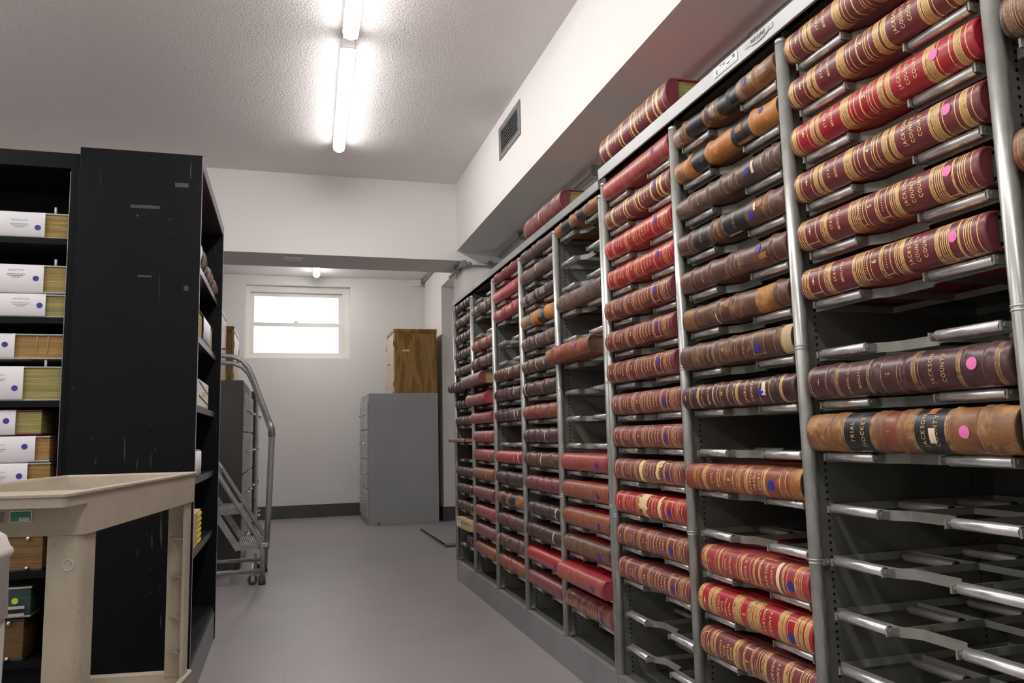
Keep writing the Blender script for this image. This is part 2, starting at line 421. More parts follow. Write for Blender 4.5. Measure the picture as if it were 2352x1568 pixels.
build('window_sill', MB().box(wx0+.001, wx1-.001, YB+.001, YB+.09, wz0, wz0+.012), M['trim'], win)

# ------------------------------------------------------------------ ceiling lights
def light_fixture(y0, y1, z, x0, x1, r, mat, label, name='ceiling_light'):
    xm = (x0+x1)/2
    t = thing(name, label, 'ceiling light', (xm, (y0+y1)/2, z), 'linear fluorescent lights on the ceilings')
    ang = math.atan2(x1-x0, y1-y0); t.rotation_euler = (0, 0, -ang)
    h = (y1-y0)/2/math.cos(ang)
    off = (0,0,0)
    build('housing', MB().box(-r*.95, r*.95, -h+.004, h-.004, -.035, 0), M['white'], t, off, bevel=.004)
    lens = MB(); loops = []
    prof = [(math.cos(a)*r, -.030-math.sin(a)*r*1.05) for a in [PI*k/14 for k in range(15)]]
    n = 6
    ys = []
    for k in range(n+1):
        q = PI/2*k/n; ys.append((-h+r*.55*(1-math.sin(q)), max(.12, 1-math.cos(q)*.55) if k < n else 1))
    ys = [(-h + r*.5*(1-math.sin(PI/2*k/n)), .45+.55*math.sin(PI/2*(1-(1-k/n)))) for k in range(n+1)]
    ys = [(-h + .02*k/n, math.sqrt(1-(1-k/n)**2)*.5+.5) for k in range(n+1)]
    full = ys + [(-y, s) for y, s in ys[::-1]]
    for y, s in full: loops.append([(px*s, y, -.030+(pz+.030)*s) for px, pz in prof])
    lens.loft(loops, 0, True, True, True, True)
    build('diffuser', lens, mat, t, off)
    build('end_cap', MB().box(-r*.9, r*.9, -h-.03, -h, -.045, 0), M['white'], t, off, bevel=.006)
    build('end_cap', MB().box(-r*.9, r*.9, h, h+.006, -.05, 0), M['white'], t, off, bevel=.002)
    return t
light_fixture(3.345, 4.585, CZ, .243, .278, .034, M['lens'], 'long lit tube light, its end nearest the beam, over the aisle')
light_fixture(1.96, 3.225, CZ, .212, .243, .034, M['lens'], 'long lit tube light cut off by the top of the frame')
light_fixture(.45, 1.70, CZ, .18, .205, .034, M['lens'], 'added tube light, unseen, on the ceiling above the camera')  # out of view, continues the aisle row; added to match the brightness
light_fixture(-1.1, .2, CZ, .15, .175, .034, M['lens'], 'added tube light, unseen, on the ceiling behind the camera')  # out of view behind the camera, added to match the brightness
light_fixture(7.35, 9.40, FZ, .235, .315, .04, M['lens_far'], 'short lit tube light in front of the window, far room')

light_fixture(1.05, 2.25, CZ, -1.95, -1.93, .034, M['lens'], 'added fill tube light, unseen, on the ceiling behind the banded binders')  # unseen fixture, added as fill light for ceiling and shelving
light_fixture(2.45, 3.65, CZ, -1.93, -1.91, .034, M['lens'], 'added fill tube light, unseen, on the ceiling over the black bookcases')  # unseen, added to brighten this side of the ceiling
light_fixture(-.9, .35, CZ, -1.98, -1.96, .034, M['lens'], 'added fill tube light, unseen, on the ceiling far to the side of the camera')  # another unseen fixture added for fill light
# smoke detector style cover plate on the beam's underside
cp = thing('ceiling_cover_plate', 'small white rectangular cover plate under the ceiling beam', 'cover plate', (.024, 5.32, BZ))
build('plate', MB().box(-.034, .083, 5.27, 5.36, BZ-.014, BZ), M['white'], cp, bevel=.004)
build('screw', MB().tube([(.024,5.315,BZ-.016),(.024,5.315,BZ-.010)], .004, 8), M['steel'], cp)

# air vent on the soffit face
vt = thing('air_vent', 'grey louvred air vent on the white soffit face', 'vent', (SX, 3.82, 2.53))
vy0, vy1, vz0, vz1 = 3.615, 4.022, 2.437, 2.622
fr = MB()
fr.box(SX-.007, SX, vy0, vy1, vz0, vz0+.032).box(SX-.007, SX, vy0, vy1, vz1-.032, vz1).box(SX-.007, SX, vy0, vy0+.04, vz0+.032, vz1-.032).box(SX-.007, SX, vy1-.04, vy1, vz0+.032, vz1-.032)
M['ventgrey'] = plain('vent_grey', (.17,.175,.175), .4, .3)
build('frame', fr, M['ventgrey'], vt, bevel=.002)
build('duct_backing', MB().box(SX-.002, SX-.0005, vy0+.04, vy1-.04, vz0+.032, vz1-.032), M['rubber'], vt)
sl = MB()
for k in range(7):
    z = vz0+.032+(k+.5)*(vz1-vz0-.064)/7
    sl.prism([(SX-.007, z-.004), (SX-.002, z+.0045), (SX-.002, z+.006), (SX-.007, z-.0025)], 'y', vy0+.04, vy1-.04)
build('slats', sl, M['ventgrey'], vt)
for y, z in ((vy0+.06, vz1-.015), (vy1-.06, vz0+.015), (vy0+.02, 2.53), (vy1-.02, 2.53), (3.82, vz1-.015), (3.82, vz0+.015)):
    build('screw', MB().tube([(SX-.0095, y, z), (SX-.006, y, z)], .004, 8), M['chrome'], vt)

# conduits
cd = thing('conduit', 'grey steel conduit with an elbow where the beam meets the pier', 'pipe', (1.165, 5.17, 2.11))
build('pipe_run', MB().tube([(1.185,5.172,2.107),(1.60,5.172,2.118)], .0115, 10), M['steelgrey'], cd)
build('pipe_run', MB().tube([(1.160,5.19,2.108),(1.160,5.62,2.108)], .0125, 10), M['steelgrey'], cd)
build('elbow', MB().tube([(1.165,5.148,2.108),(1.165,5.20,2.108)], .024, 14).tube([(1.165,5.143,2.108),(1.165,5.149,2.108)], .015, 12), M['steel'], cd)
build('coupling', MB().tube([(1.19,5.172,2.107),(1.215,5.172,2.108)], .0165, 10), M['steel'], cd)
build('clamp', MB().box(1.345,1.37,5.155,5.19,2.095,2.135).tube([(1.357,5.152,2.10),(1.357,5.158,2.10)], .006, 8), M['steel'], cd)
build('clamp', MB().box(1.14,1.18,5.36,5.385,2.093,2.137), M['steel'], cd)
c2 = thing('conduit', 'grey conduit along the ceiling corner of the far room', 'pipe', (1.645, 7.6, 2.885))
build('pipe_run', MB().tube([(1.640,5.63,2.885),(1.640,9.60,2.885),(1.63,9.66,2.885),(1.60,9.675,2.885)], .016, 10), M['steelgrey'], c2)
jb = thing('junction_box', 'white junction box high on the wall beside the window', 'junction box', (1.55, YB, 2.87))
build('box', MB().box(1.49,1.612,YB-.06,YB,2.826,2.905), M['white'], jb, bevel=.003)
build('lid', MB().box(1.487,1.615,YB-.066,YB-.06,2.823,2.908), M['white'], jb, bevel=.002)
c3 = thing('conduit', 'grey conduit running under the soffit behind the roller shelving', 'pipe', (1.425, 3.4, 2.17))
build('pipe_run', MB().tube([(1.425,1.2,2.172),(1.425,5.15,2.172)], .016, 10), M['steelgrey'], c3)
for y in (2.0,3.72): build('coupling', MB().tube([(1.425,y,2.172),(1.425,y+.05,2.172)], .0195, 10), M['steel'], c3)
for y in (1.6,3.36,4.6): build('strap', MB().box(1.40,1.45,y,y+.02,2.15,SZ), M['steel'], c3)

# ------------------------------------------------------------------ roller shelving
BY = {0: 5.085, 1: 4.570, 2: 4.055, 3: 3.535, 4: 3.022, 5: 2.505, 6: 1.968, 7: 1.445, 8: .912, 9: .385}   # post lines; bay k lies between k-1 and k
Z0 = 1.725
PITCH = {b: (.1066 if b <= 5 else .1081) for b in range(1, 10)}
def rackz(b, n): return Z0 - n*PITCH[b]
SHX = 1.07
M['shadowgap'] = plain('dark_seam', (.02,.02,.02), .7)
ROLL = {}
def roller_mesh(L, mat, key):
    mb = MB()
    r = .0095
    mb.tube([(0,-L/2,0),(0,-L/2+.001,0),(0,L/2-.001,0),(0,L/2,0)], [r*.85,r,r,r*.85], 14, 0)
    mb.tube([(0,-L/2-.004,0),(0,-L/2,0)], r*.93, 12, 1)
    mb.tube([(0,L/2,0),(0,L/2+.006,0)], r*.5, 8, 0)
    o = build('roller', mb, [mat, M['rubber']]); ROLL[key] = o.data
    bpy.data.objects.remove(o)
roller_mesh(.130, M['roller'], 'front'); roller_mesh(.130, M['rollerdull'], 'back')
def rack_mesh(w):
    """frame of one roller rack; origin: bay centre at roller height on x = SHX"""
    mb = MB(); h = w/2-.008; t = .0025
    xb = .045  # flat front bar, behind the rollers
    # front bar in plan: side lug - behind far roller - S-curve back - middle - S-curve - near roller - lug
    plan = [(xb, h), (xb, h-.165)]
    for k in range(1, 9):
        q = k/8; plan.append((xb+.024*(.5-.5*math.cos(PI*q)), h-.165-.045*q))
    plan += [(xb+.024, -h+.21)]
    for k in range(1, 9):
        q = k/8; plan.append((xb+.024*(.5+.5*math.cos(PI*q)), -h+.21-.03*q))
    plan += [(xb, -h)]
    zl, zh = -.012, .0075
    mb.loft([[(x, y, zl), (x, y, zh), (x+t, y, zh), (x+t, y, zl)] for x, y in plan])
    # end tabs that hold the rollers
    for y in (h-.028, h-.170, -h+.178, -h+.034):
        mb.box(.018, xb, y-.002, y+.002, -.009, .006)
        mb.tube([(.026, y-.004, 0), (.026, y+.004, 0)], .004, 8)
    # side arms along the uprights and rails running back
    for y in (h-.002, -h): mb.box(xb, .50, y, y+.002, -.010, .006)
    for y in (h-.170, -h+.175): mb.box(xb, .49, y-.001, y+.001, -.010, .004)
    mb.box(.487, .49, -h, h, -.010, .006)
    mb.box(.25, .2525, -h, h, -.010, .003)
    return mb
RK = {}
for wv in (.505, .525):
    o = build('roller_rack', rack_mesh(wv), M['rackbar']); RK[wv] = o.data; bpy.data.objects.remove(o)
def add_rack(unit, b, n, empty):
    yc = (BY[b-1]+BY[b])/2; wv = .525 if b > 5 else .505; h = wv/2-.008
    f = bpy.data.objects.new('roller_rack', RK[wv]); C.objects.link(f); f.parent = unit
    ox, oy, oz = ORG[unit.name]
    f.location = (SHX-ox, yc-oy, rackz(b, n))
    spots = [(.030, h-.099, 'front'), (.030, -h+.106, 'front')]
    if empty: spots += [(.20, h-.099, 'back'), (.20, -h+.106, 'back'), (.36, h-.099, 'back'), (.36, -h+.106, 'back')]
    for x, y, k in spots:
        r = bpy.data.objects.new('roller', ROLL[k]); C.objects.link(r); r.parent = f; r.location = (x, y, 0)
def shelving(b0, b1, ztop, label, zl):
    ya, yb = BY[b0-1], BY[b1]
    if b1 == 5: yb += .003
    else: ya -= .003
    e0, e1 = (.004, 0) if b1 == 5 else (0, .004)
    u = thing('roller_shelving', label, 'shelving', (SHX, (ya+yb)/2, 0), 'runs of roller shelving for ledgers')
    eps = .013
    for k in range(b0-1, b1+1):
        y = BY[k]
        if k == 5: y += .013 if b1 == 5 else -.013
        build('upright_panel', MB().box(SHX+.016, SHX+.50, y-.004, y+.004, .121, ztop-.031), M['upright'], u)
        po = MB(); r = .0135 if k != 5 else .0115
        prof = [(SHX+.018, y-r)] + [(SHX+.010-math.cos(a)*r*1.05, y+math.sin(a)*r) for a in [-PI/2+PI*j/10 for j in range(11)]] + [(SHX+.018, y+r)]
        po.loft([[(px, py, z) for px, py in prof] for z in (.121, ztop-.065)], 0, True, True, True, True)
        po.loft([[(SHX+.010+(px-SHX-.010)*s, y+(py-y)*s, z) for px, py in prof] for z, s in ((ztop-.0648, 1.0), (ztop-.054, .95), (ztop-.050, .6))], 0, True, True, True, True)
        p = build('post', po, M['post'], u)
        for z in zl:
            jn = MB()
            for dz in (0, .007): jn.loft([[(SHX+.010+(px-SHX-.010)*s, y+(py-y)*s, z+dz+q) for px, py in prof] for q, s in ((0,1.0),(.001,1.09),(.003,1.09),(.004,1.0))], 0, True, True, True, True)
            build('joint_ring', jn, M['post'], p)
        # bolt lugs at the joints and the foot
        for z in ((zl[0]+.004, .132) if k == 7 else (() if k == 5 else (.132,))):
            lg = MB()
            lg.box(SHX+.016, SHX+.034, y-.017, y-.004, z-.006, z+.006).tube([(SHX+.027, y-.0175, z), (SHX+.027, y-.022, z)], .0035, 8)
            build('bolt_lug', lg, M['rackbar'], p)
    build('top_panel', MB().box(SHX+.004, SHX+.51, yb, ya, ztop-.029, ztop-.026), M['shelf'], u)
    fa = MB(); fh = .032 if b1 == 5 else .040
    fa.box(SHX-.006, SHX+.001, yb-e1, ya+e0, ztop-fh, ztop).box(SHX+.001, SHX+.030, yb-e1, ya+e0, ztop-.029, ztop-.027)
    fa.box(SHX+.001, SHX+.50, ya-.006, ya+e0, ztop-.028, ztop-.002)
    fo = build('top_fascia', fa, M['fascia'], u, bevel=.003)
    cols = [(ya, BY[1], 'plinth2')] if b0 == 1 else []
    y1 = BY[1] if b0 == 1 else ya
    edges = [BY[1], BY[2], BY[3], BY[5]] if b0 == 1 else [BY[5], BY[7], BY[9]]
    segs = cols + [(edges[i], edges[i+1], 'plinth') for i in range(len(edges)-1)]
    for a, b, mm in segs:
        build('plinth', MB().box(SHX, SHX+.02, b+.0012 if b != BY[5] else yb, a-.0012 if a != BY[5] else ya, 0, .1215), M[mm], u, bevel=.002)
    build('bottom_shelf', MB().box(SHX+.0205, SHX+.51, yb, ya, .112, .1205), M['shelf'], u)
    build('back_panel', MB().box(SHX+.50, SHX+.506, yb, ya, .1205, ztop-.03), M['shelf'], u)
    for b in range(b0, b1+1):
        yc = (BY[b-1]+BY[b])/2
        build('back_strut', MB().box(SHX+.485, SHX+.4995, yc-.02, yc+.02, .1205, ztop-.055), M['upright'], u)
    return u, fo
UB, FB = shelving(1, 5, 1.823, 'run of grey roller shelving from the white pier to the double post', (.665, 1.09))
UF, FF = shelving(6, 9, 1.860, 'taller run of grey roller shelving nearest the camera', (.635, 1.09))
# label plates on the taller fascia
pl = MB().box(SHX-.0075, SHX-.006, 1.595, 1.705, 1.832, 1.858, 0)
for k in range(3):
    pl.box(SHX-.0078, SHX-.0074, 1.60+.0*k, 1.70, 1.836+.009*k, 1.8370+.009*k, 1)
for yy, zz, ww, hh in ((1.690,1.843,.006,.012),(1.655,1.850,.012,.004),(1.635,1.843,.014,.003),(1.610,1.850,.010,.007),(1.670,1.852,.006,.003)):
    pl.box(SHX-.0078, SHX-.0074, yy-ww/2, yy+ww/2, zz-hh/2, zz+hh/2, 1)
build('paper_label', pl, [M['white'], M['ink']], FF)
mp_ = MB(); prof = []
for k in range(25):
    a = 2*PI*k/24; prof.append((1.505+.044*math.cos(a)*(1.0), 1.8405+.0125*math.sin(a)))
mp_.prism([(1.505+.044*math.cos(2*PI*k/24), 1.845+.0125*math.sin(2*PI*k/24)) for k in range(24)], 'x', SHX-.0078, SHX-.006, 0)
mp_.box(SHX-.0072, SHX-.006, 1.447, 1.563, 1.839, 1.851, 0)
for k in range(9): mp_.box(SHX-.0083, SHX-.0077, 1.478+.0065*k, 1.4815+.0065*k, 1.840+.001*(k%3), 1.850-.0015*(k%2), 1)
build('maker_plate', mp_, [M['rollerdull'], M['rubber']], FF)
pl = MB().box(SHX-.0072, SHX-.006, 4.46, 4.52, 1.797, 1.817)
build('paper_label', pl, M['fascia'], FB)

# ------------------------------------------------------------------ books
def ln(*fs, w=.0017): return [(f-w, f+w, 1, 0) for f in fs]
def bd(f0, f1, m=2): return [(f0, f0+.0025, 1, 0), (f0+.0025, f1-.0025, m, 0), (f1-.0025, f1, 1, 0)]
def rib(f0, f1, h=.0032): return [(f0, f1, None, h)]
def pan(f0, f1, m=3): return [(f0, f1, m, 0)]

def spine_mesh(L, T, bulge, decor, mats, ends_open=False, lump=0, seed=0, n=14, fine=.010):
    """rounded spine: outward is -x, head at +y; origin: foot of the spine front at y centre. returns MB and surface function"""
    rnd = random.Random(seed)
    ph = [rnd.uniform(0, 6) for _ in range(6)]
    def surf(f, th, h=0):
        """f: 0 head .. 1 tail; th: -pi/2 bottom .. pi/2 top"""
        e = min(f, 1-f)*L
        k = 1 - .10*max(0, 1-e/.006)**2
        off = h + (lump*(math.sin(f*9+ph[0])*math.cos(th*1.5+ph[1])+.6*math.sin(f*23+ph[2]+th)) if lump else 0)
        c = abs(math.cos(th))**.85; s_ = math.sin(th)
        x = bulge - (bulge+off)*c*k - (0 if e > .006 else 0)
        z = T/2 + (T/2+off*.8)*s_*(1-.03*max(0, 1-e/.006)**2)
        return (x, L/2 - f*L, max(z, .0003))
    fs = {0.0, 1.0, .004, .010, .990, .996}
    for a, b, m, h in decor:
        fs |= {max(0, a), min(1, b)}
        if h:
            for q in (.12, .3, .5, .7, .88): fs.add(a+(b-a)*q)
    fs = sorted(fs); out = [fs[0]]
    for f in fs[1:]:
        if f-out[-1] < 1e-5: continue
        g = f-out[-1]; k = int(g*L/fine)
        for q in range(1, k+1): out.append(out[-1]+g/(k+1)) if False else None
        base = out[-1]
        for q in range(1, k+1): out.append(base+g*q/(k+1))
        out.append(f)
    fs = out
    def hh(f):
        v = 0
        for a, b, m, h in decor:
            if h and a-1e-6 <= f <= b+1e-6: v = max(v, h*math.sin(PI*(f-a)/(b-a))**.6 if a < f < b else 0)
        return v
    mb = MB(); ths = [-PI/2+PI*j/n for j in range(n+1)]
    rows = []; xe = bulge+.014
    for f in fs:
        h = hh(f); y = L/2-f*L
        row = [(xe, y, .002)] + [surf(f, t, h) for t in ths] + [(xe, y, T-.002)]
        rows.append(row)
    m_ = len(rows[0]); b0 = len(mb.v)
    for i, row in enumerate(rows):
        acc = 0
        for j, p in enumerate(row):
            if j: acc += (Vector(p)-Vector(row[j-1])).length
            mb.uv[len(mb.v)] = (acc, fs[i]*L); mb.v.append(p)
    for i in range(len(rows)-1):
        fm = (fs[i]+fs[i+1])/2; mi = 0
        for a, b, m, h in decor:
            if m is not None and a <= fm <= b: mi = m
        for j in range(m_-1):
            mb.face((b0+i*m_+j, b0+(i+1)*m_+j, b0+(i+1)*m_+j+1, b0+i*m_+j+1), mi, True)
    # ends
    for i, flip in ((0, False), (len(rows)-1, True)):
        idx = [b0+i*m_+j for j in range(m_)]
        k = len(mb.v); inset = .0015
        sgn = -1 if i == 0 else 1
        for j in range(m_):
            p = rows[i][j]; mb.v.append((p[0]*.86+.14*xe, p[1], T/2+(p[2]-T/2)*.88)); mb.uv[k+j] = (0, 0)
        q = len(mb.v)
        for j in range(m_):
            p = rows[i][j]; mb.v.append((p[0]*.84+.16*xe, p[1]+(-inset if i == 0 else inset), T/2+(p[2]-T/2)*.86)); mb.uv[q+j] = (0, 0)
        for j in range(m_-1):
            A = (idx[j], idx[j+1], k+j+1, k+j); B = (k+j, k+j+1, q+j+1, q+j)
            mb.face(A if not flip else A[::-1], 4 if ends_open else 0, True); mb.face(B if not flip else B[::-1], 4 if ends_open else 0, True)
        cap = [q+j for j in range(m_)]
        mb.face(cap if not flip else cap[::-1], 4 if ends_open else 0)
    return mb, surf

def arc_place(surf, T, bulge):
    """maps arc length (0 at spine middle, + up) to theta"""
    pts = []; n = 80; acc = 0; prev = None
    for j in range(n+1):
        t = -PI/2+PI*j/n; p = Vector(surf(.5, t, 0)); p.y = 0
        if prev is not None: acc += (p-prev).length
        pts.append((acc, t)); prev = p
    tot = acc
    def th(v):
        a = v+tot/2
        if a <= 0: return -PI/2
        if a >= tot: return PI/2
        for i in range(1, n+1):
            if pts[i][0] >= a:
                q = (a-pts[i-1][0])/(pts[i][0]-pts[i-1][0]); return pts[i-1][1]+q*(pts[i][1]-pts[i-1][1])
        return PI/2
    return th, tot

BOOK_GROUP = 'ledgers on the roller shelving'
def ledger(label, x, yc, z, L=.478, T=.073, D=.36, lea='maroon', decor=(), texts=(), dot=None, tapes=(), panel='l_black', soft=False, bulge=.026,
           lump=0, ends_open=False, orn=(), frames=(), cover=None, pages='pages', posts=False, far=False, rot=0, patches=(), wrap=(), tilt=0, name='ledger', group=BOOK_GROUP, clip=(-9, 9)):
    t = thing(name, label, 'book', (x, yc, z), group, rot)
    off = (0,0,0); seed = random.randrange(9999)
    mats = [M['l_'+lea], M['gilt_soft' if soft else 'gilt'], M['ornate_soft' if soft else 'ornate'], M[panel], M['inner']]
    extra = []
    for (f0, f1, mm) in patches:
        if mm not in extra: extra.append(mm)
    dec = list(decor) + [(f0, f1, 5+extra.index(mm), 0) for f0, f1, mm in patches]
    mats += [M[e] for e in extra]
    mb, surf = spine_mesh(L, T, bulge, dec, mats, ends_open, lump, seed, 9 if far else 14, .03 if far else .010)
    sp = build('spine', mb, mats, t, off)
    cl = M['l_'+(cover or lea)]
    x0 = bulge+.012
    if posts: clip = (clip[0]+.003, min(clip[1], L/2-.002))
    for z0, z1 in ((.0006, .0046), (T-.0046, T-.0006)):
        build('cover', MB().box(x0, D, clip[0] if posts else max(-L/2+.002, clip[0]), min(L/2-.002, clip[1]), z0, z1), cl, t, off, bevel=.0012)
    if ends_open: pages = 'pages_shaded'  # darkened pages stand in for the shade in a hollow spine end
    build('page_block', MB().box(bulge+.006, D-.006, clip[0]+.002 if posts else max(-L/2+.010, clip[0]+.004), min(L/2-.010, clip[1]-.004), .0047, T-.0047), M[pages], t, off)
    th, tot = arc_place(surf, T, bulge)
    def put(dst, f, v, lift, mi=0): pass
    def onto(mbx, verts, faces, fc, v0, lift, mi=0, L_=L):
        b = len(mbx.v)
        for u, w in verts:
            f = fc - w/L_; p = surf(f, th(v0+u), lift); mbx.v.append(p)
        for q in faces: mbx.face([b+i for i in q], mi)
    gm = M['gilt_text_soft' if soft else 'gilt_text']
    runs = []
    for tx in texts:                 # lines that stand together are one piece of lettering
        if runs and tx[1]-runs[-1][-1][1] < .062 and len(tx[0]) > 2 and len(runs[-1][-1][0]) > 2: runs[-1].append(tx)
        else: runs.append([tx])
    for run in runs:
        lt = MB()
        for s, fc, cap in run:
            wd = text2d(s, cap*.93, .17, .84)[1]; q = min(1, .66*tot/wd)
            for vs, fsx in text2d(s, cap*.93, .17*q, .84*q)[0]: onto(lt, vs, fsx, fc, T*.03, .0007)
        build('gilt_lettering' if len(run[0][0]) > 2 else 'gilt_number', lt, gm, sp, off)
    def strip(mbx, f0, f1, v0, v1, lift, mi=0, nv=8, nf=3, jag=0, rnd=None):
        rows = []
        for i in range(nf+1):
            f = f0+(f1-f0)*i/nf; row = []
            for j in range(nv+1):
                v = v0+(v1-v0)*j/nv
                ff = f
                if jag and i in (0, nf): ff += (rnd.uniform(-jag, jag))
                row.append(surf(ff, th(v), lift))
            rows.append(row)
        b = len(mbx.v); m2 = nv+1
        for r_ in rows: mbx.v += r_
        for i in range(nf):
            for j in range(nv): mbx.face((b+i*m2+j, b+(i+1)*m2+j, b+(i+1)*m2+j+1, b+i*m2+j+1), mi, True)
    for (f0, f1, a) in frames:       # gilt rectangle round the spine panel
        lt = MB()
        for v in (-a, a): strip(lt, f0, f1, v-.0009, v+.0009, .0005, 0, 1, 6)
        for q in (f0, f1): strip(lt, q-.0016, q+.0016, -a, a, .0005, 0, 14, 1)
        build('gilt_frame', lt, gm, sp, off)
    for (fc, r, kind) in orn:        # small gilt ornaments
        lt = MB()
        if kind == 'd':
            for du in (-1, 0, 1):
                rr = r*(1 if du == 0 else .55); c0 = du*r*1.25
                onto(lt, [(c0-rr, 0), (c0, -rr*.75), (c0+rr, 0), (c0, rr*.75)], [(0,1,2,3)], fc, 0, .0006)
        else:
            for k in range(-3, 4):
                onto(lt, [(k*r*3.2-r, 0), (k*r*3.2, -r), (k*r*3.2+r, 0), (k*r*3.2, r)], [(0,1,2,3)], fc, 0, .0006)
        build('gilt_ornament', lt, gm, sp, off)
    if dot:
        col, f, v, r = dot; d = MB(); n = 20
        if col == 'yellow' and far: strip(d, f-.010, f+.010, v-.011, v+.011, .0012, 0, 4, 2)
        else:
            b = len(d.v)
            d.v.append(surf(f, th(v), .0013))
            for k in range(n):
                a = 2*PI*k/n; d.v.append(surf(f+math.cos(a)*r/L, th(v+math.sin(a)*r), .0011))
            for k in range(n): d.face((b, b+1+k, b+1+(k+1) % n), 0, True)
        build('dot_sticker', d, M['dot_'+col], sp, off)
    rnd = random.Random(seed+1)
    for (f0, f1, v0, v1, mm, jag) in tapes:
        d = MB(); strip(d, f0, f1, v0*tot/2, v1*tot/2, .0011, 0, 12, 4, jag, rnd)
        build('paper_tape' if mm in ('cream_tape', 'white') else ('clear_tape' if mm == 'plastic_wrap' else 'worn_patch'), d, M[mm], sp, off)
    if posts:
        for yy in (-L/2+.004,):
            for zz in (.012, T-.012):
                k = MB().tube([(bulge+.006, yy-.004, zz), (bulge+.020, yy-.004, zz)], .0035, 10)
                k.tube([(bulge+.022+.008*math.cos(a), yy-.005, zz) for a in [PI-PI*j/8 for j in range(9)]], [max(.0005, .0085*math.sin(PI*j/8)) for j in range(9)], 12)
                build('binding_post', k, M['chrome'], t, off)
    if tilt: t.rotation_euler = (tilt, 0, rot)
    return t

ORD = ['topmost','second','third','fourth','fifth','sixth','seventh','eighth','ninth','tenth','eleventh','twelfth','thirteenth','fourteenth','fifteenth','sixteenth']
BAYN = {1:'bay beside pier',2:'second bay from pier',3:'third bay from pier',4:'fourth bay from pier',5:'fifth bay from pier',6:'sixth bay from pier',7:'seventh bay from pier',8:'eighth bay from pier',9:'ninth bay from pier'}
OCC = {b: set() for b in range(1, 10)}
FIT = {   # how each measured ledger sits between its posts: spine front, length, thickness, shift along the run, turn
 (8,7): dict(L=.486, T=.072, dy=-.007, x=1.062), (8,8): dict(L=.496, T=.078, dy=-.002, x=1.060),
 (7,0): dict(L=.484, T=.056), (7,1): dict(L=.488, T=.062), (7,2): dict(L=.488, T=.058), (7,3): dict(L=.488, T=.064), (7,4): dict(L=.486, T=.064), (7,5): dict(L=.484, T=.064),
 (7,6): dict(L=.488, T=.068, x=1.060, rot=.02, dy=0), (7,7): dict(L=.488, T=.064, x=1.060, rot=.02, dy=0), (7,9): dict(L=.488, T=.069, x=1.058, rot=.025, dy=0),
 (7,11): dict(L=.452, T=.072, dy=-.021), (7,12): dict(L=.478, T=.074, dy=-.008), (7,13): dict(L=.476, T=.073, dy=-.009),
 (5,5): dict(L=.470, T=.065, x=1.012, dy=.0055), (5,13): dict(x=1.034)}
PULL = {(2,4): .008, (2,5): .075, (2,6): .045, (2,7): .015, (2,10): .008, (2,11): .008, (1,5): .05, (6,4): .012, (6,5): .012, (6,6): .012}
def shelve(b, n, desc, dx=0, dy=0, x=1.046, L=.478, **k):
    OCC[b].add(n)
    x = 1.066-PULL.get((b, n), 0)
    L = {8: .482, 6: .485, 5: .470, 4: .474, 3: .478, 2: .474, 1: .46, 9: .482}.get(b, L) if L > .45 else L
    k['T'] = {8: .068, 6: .071, 5: .068, 4: .064, 3: .065, 2: .067, 1: .056, 9: .07}.get(b, k.get('T', .07))
    if b == 4 and n in (2, 11): k['T'] = .055
    if b in (1, 2, 3, 5, 8): dy = {8: dy*.5, 5: .0055}.get(b, 0)
    F = dict(FIT.get((b, n), {}))
    if k.get('posts'): F.update(L=.468, dy=.0065)
    x = F.pop('x', x); L = F.pop('L', L); dy = F.pop('dy', dy); k.update(F)
    yc = (BY[b-1]+BY[b])/2 + dy
    lo, hi = BY[b]+(.0145 if b != 5 else .0255)-yc, BY[b-1]-(.0145 if b != 6 else .0255)-yc
    bu = k.get('bulge', .026)
    if -L/2-.0012 < lo or L/2+.0012 > hi: L = 2*min(-lo, hi)-.003
    sl = abs(k.get('rot', 0))*.38
    k['clip'] = (lo+sl, hi-sl)
    if n == 0 and b <= 5: k['T'] = .050; k['lump'] = .0003
    lab = desc if desc.startswith('=') else f'{desc}, {ORD[n]} row, {BAYN[b]}'
    return ledger(lab.lstrip('='), x+dx, yc, rackz(b, n)+.0100, L=L, **k)

# --- bay 8: STATE MINUTES, 1 to 6
def state_box():
    d = ln(.022,.034,.044,.056,.065,.139,.174,.184,.192) + bd(.199,.214) + bd(.352,.368) + ln(.378,.388,.398,.408,.417,.441,.459,.509,.516,.526,.568,.592,.600,.611,.620) + bd(.630-.006,.645-.008)
    d += bd(.788,.806) + ln(.815,.824,.833,.843,.849,.891,.897,.917,.926,.936,.946,.972)
    return d
def state_key():
    d = ln(.062,.125,.402,.424,.459,.462,.500,.512,.530,.849,.902,.972) + bd(.022,.047) + bd(.146,.172) + bd(.184,.204) + bd(.340,.352) + bd(.357,.387) + bd(.556,.585) + bd(.598,.622) + bd(.785,.797) + bd(.802,.834) + bd(.922,.952)
    return d
tx = lambda num, a='STATE', b='MINUTES': [(a,.244,.0078),(b,.287,.0078),(num,.480,.0125),('JACKSON',.668,.0088),('COUNTY',.705,.0088),('COURT',.744,.0088)]
S8 = [('one','1','maroon2',False,None), ('two','2','maroon',False,None), ('three','3','red',False,('pink',.835,.004,.0095)), ('four','4','maroon',False,('pink',.868,.006,.0095)),
      ('five','5','maroon',True,('pink',.870,.010,.0095)), ('six','6','maroon',True,('pink',.870,.004,.0095))]
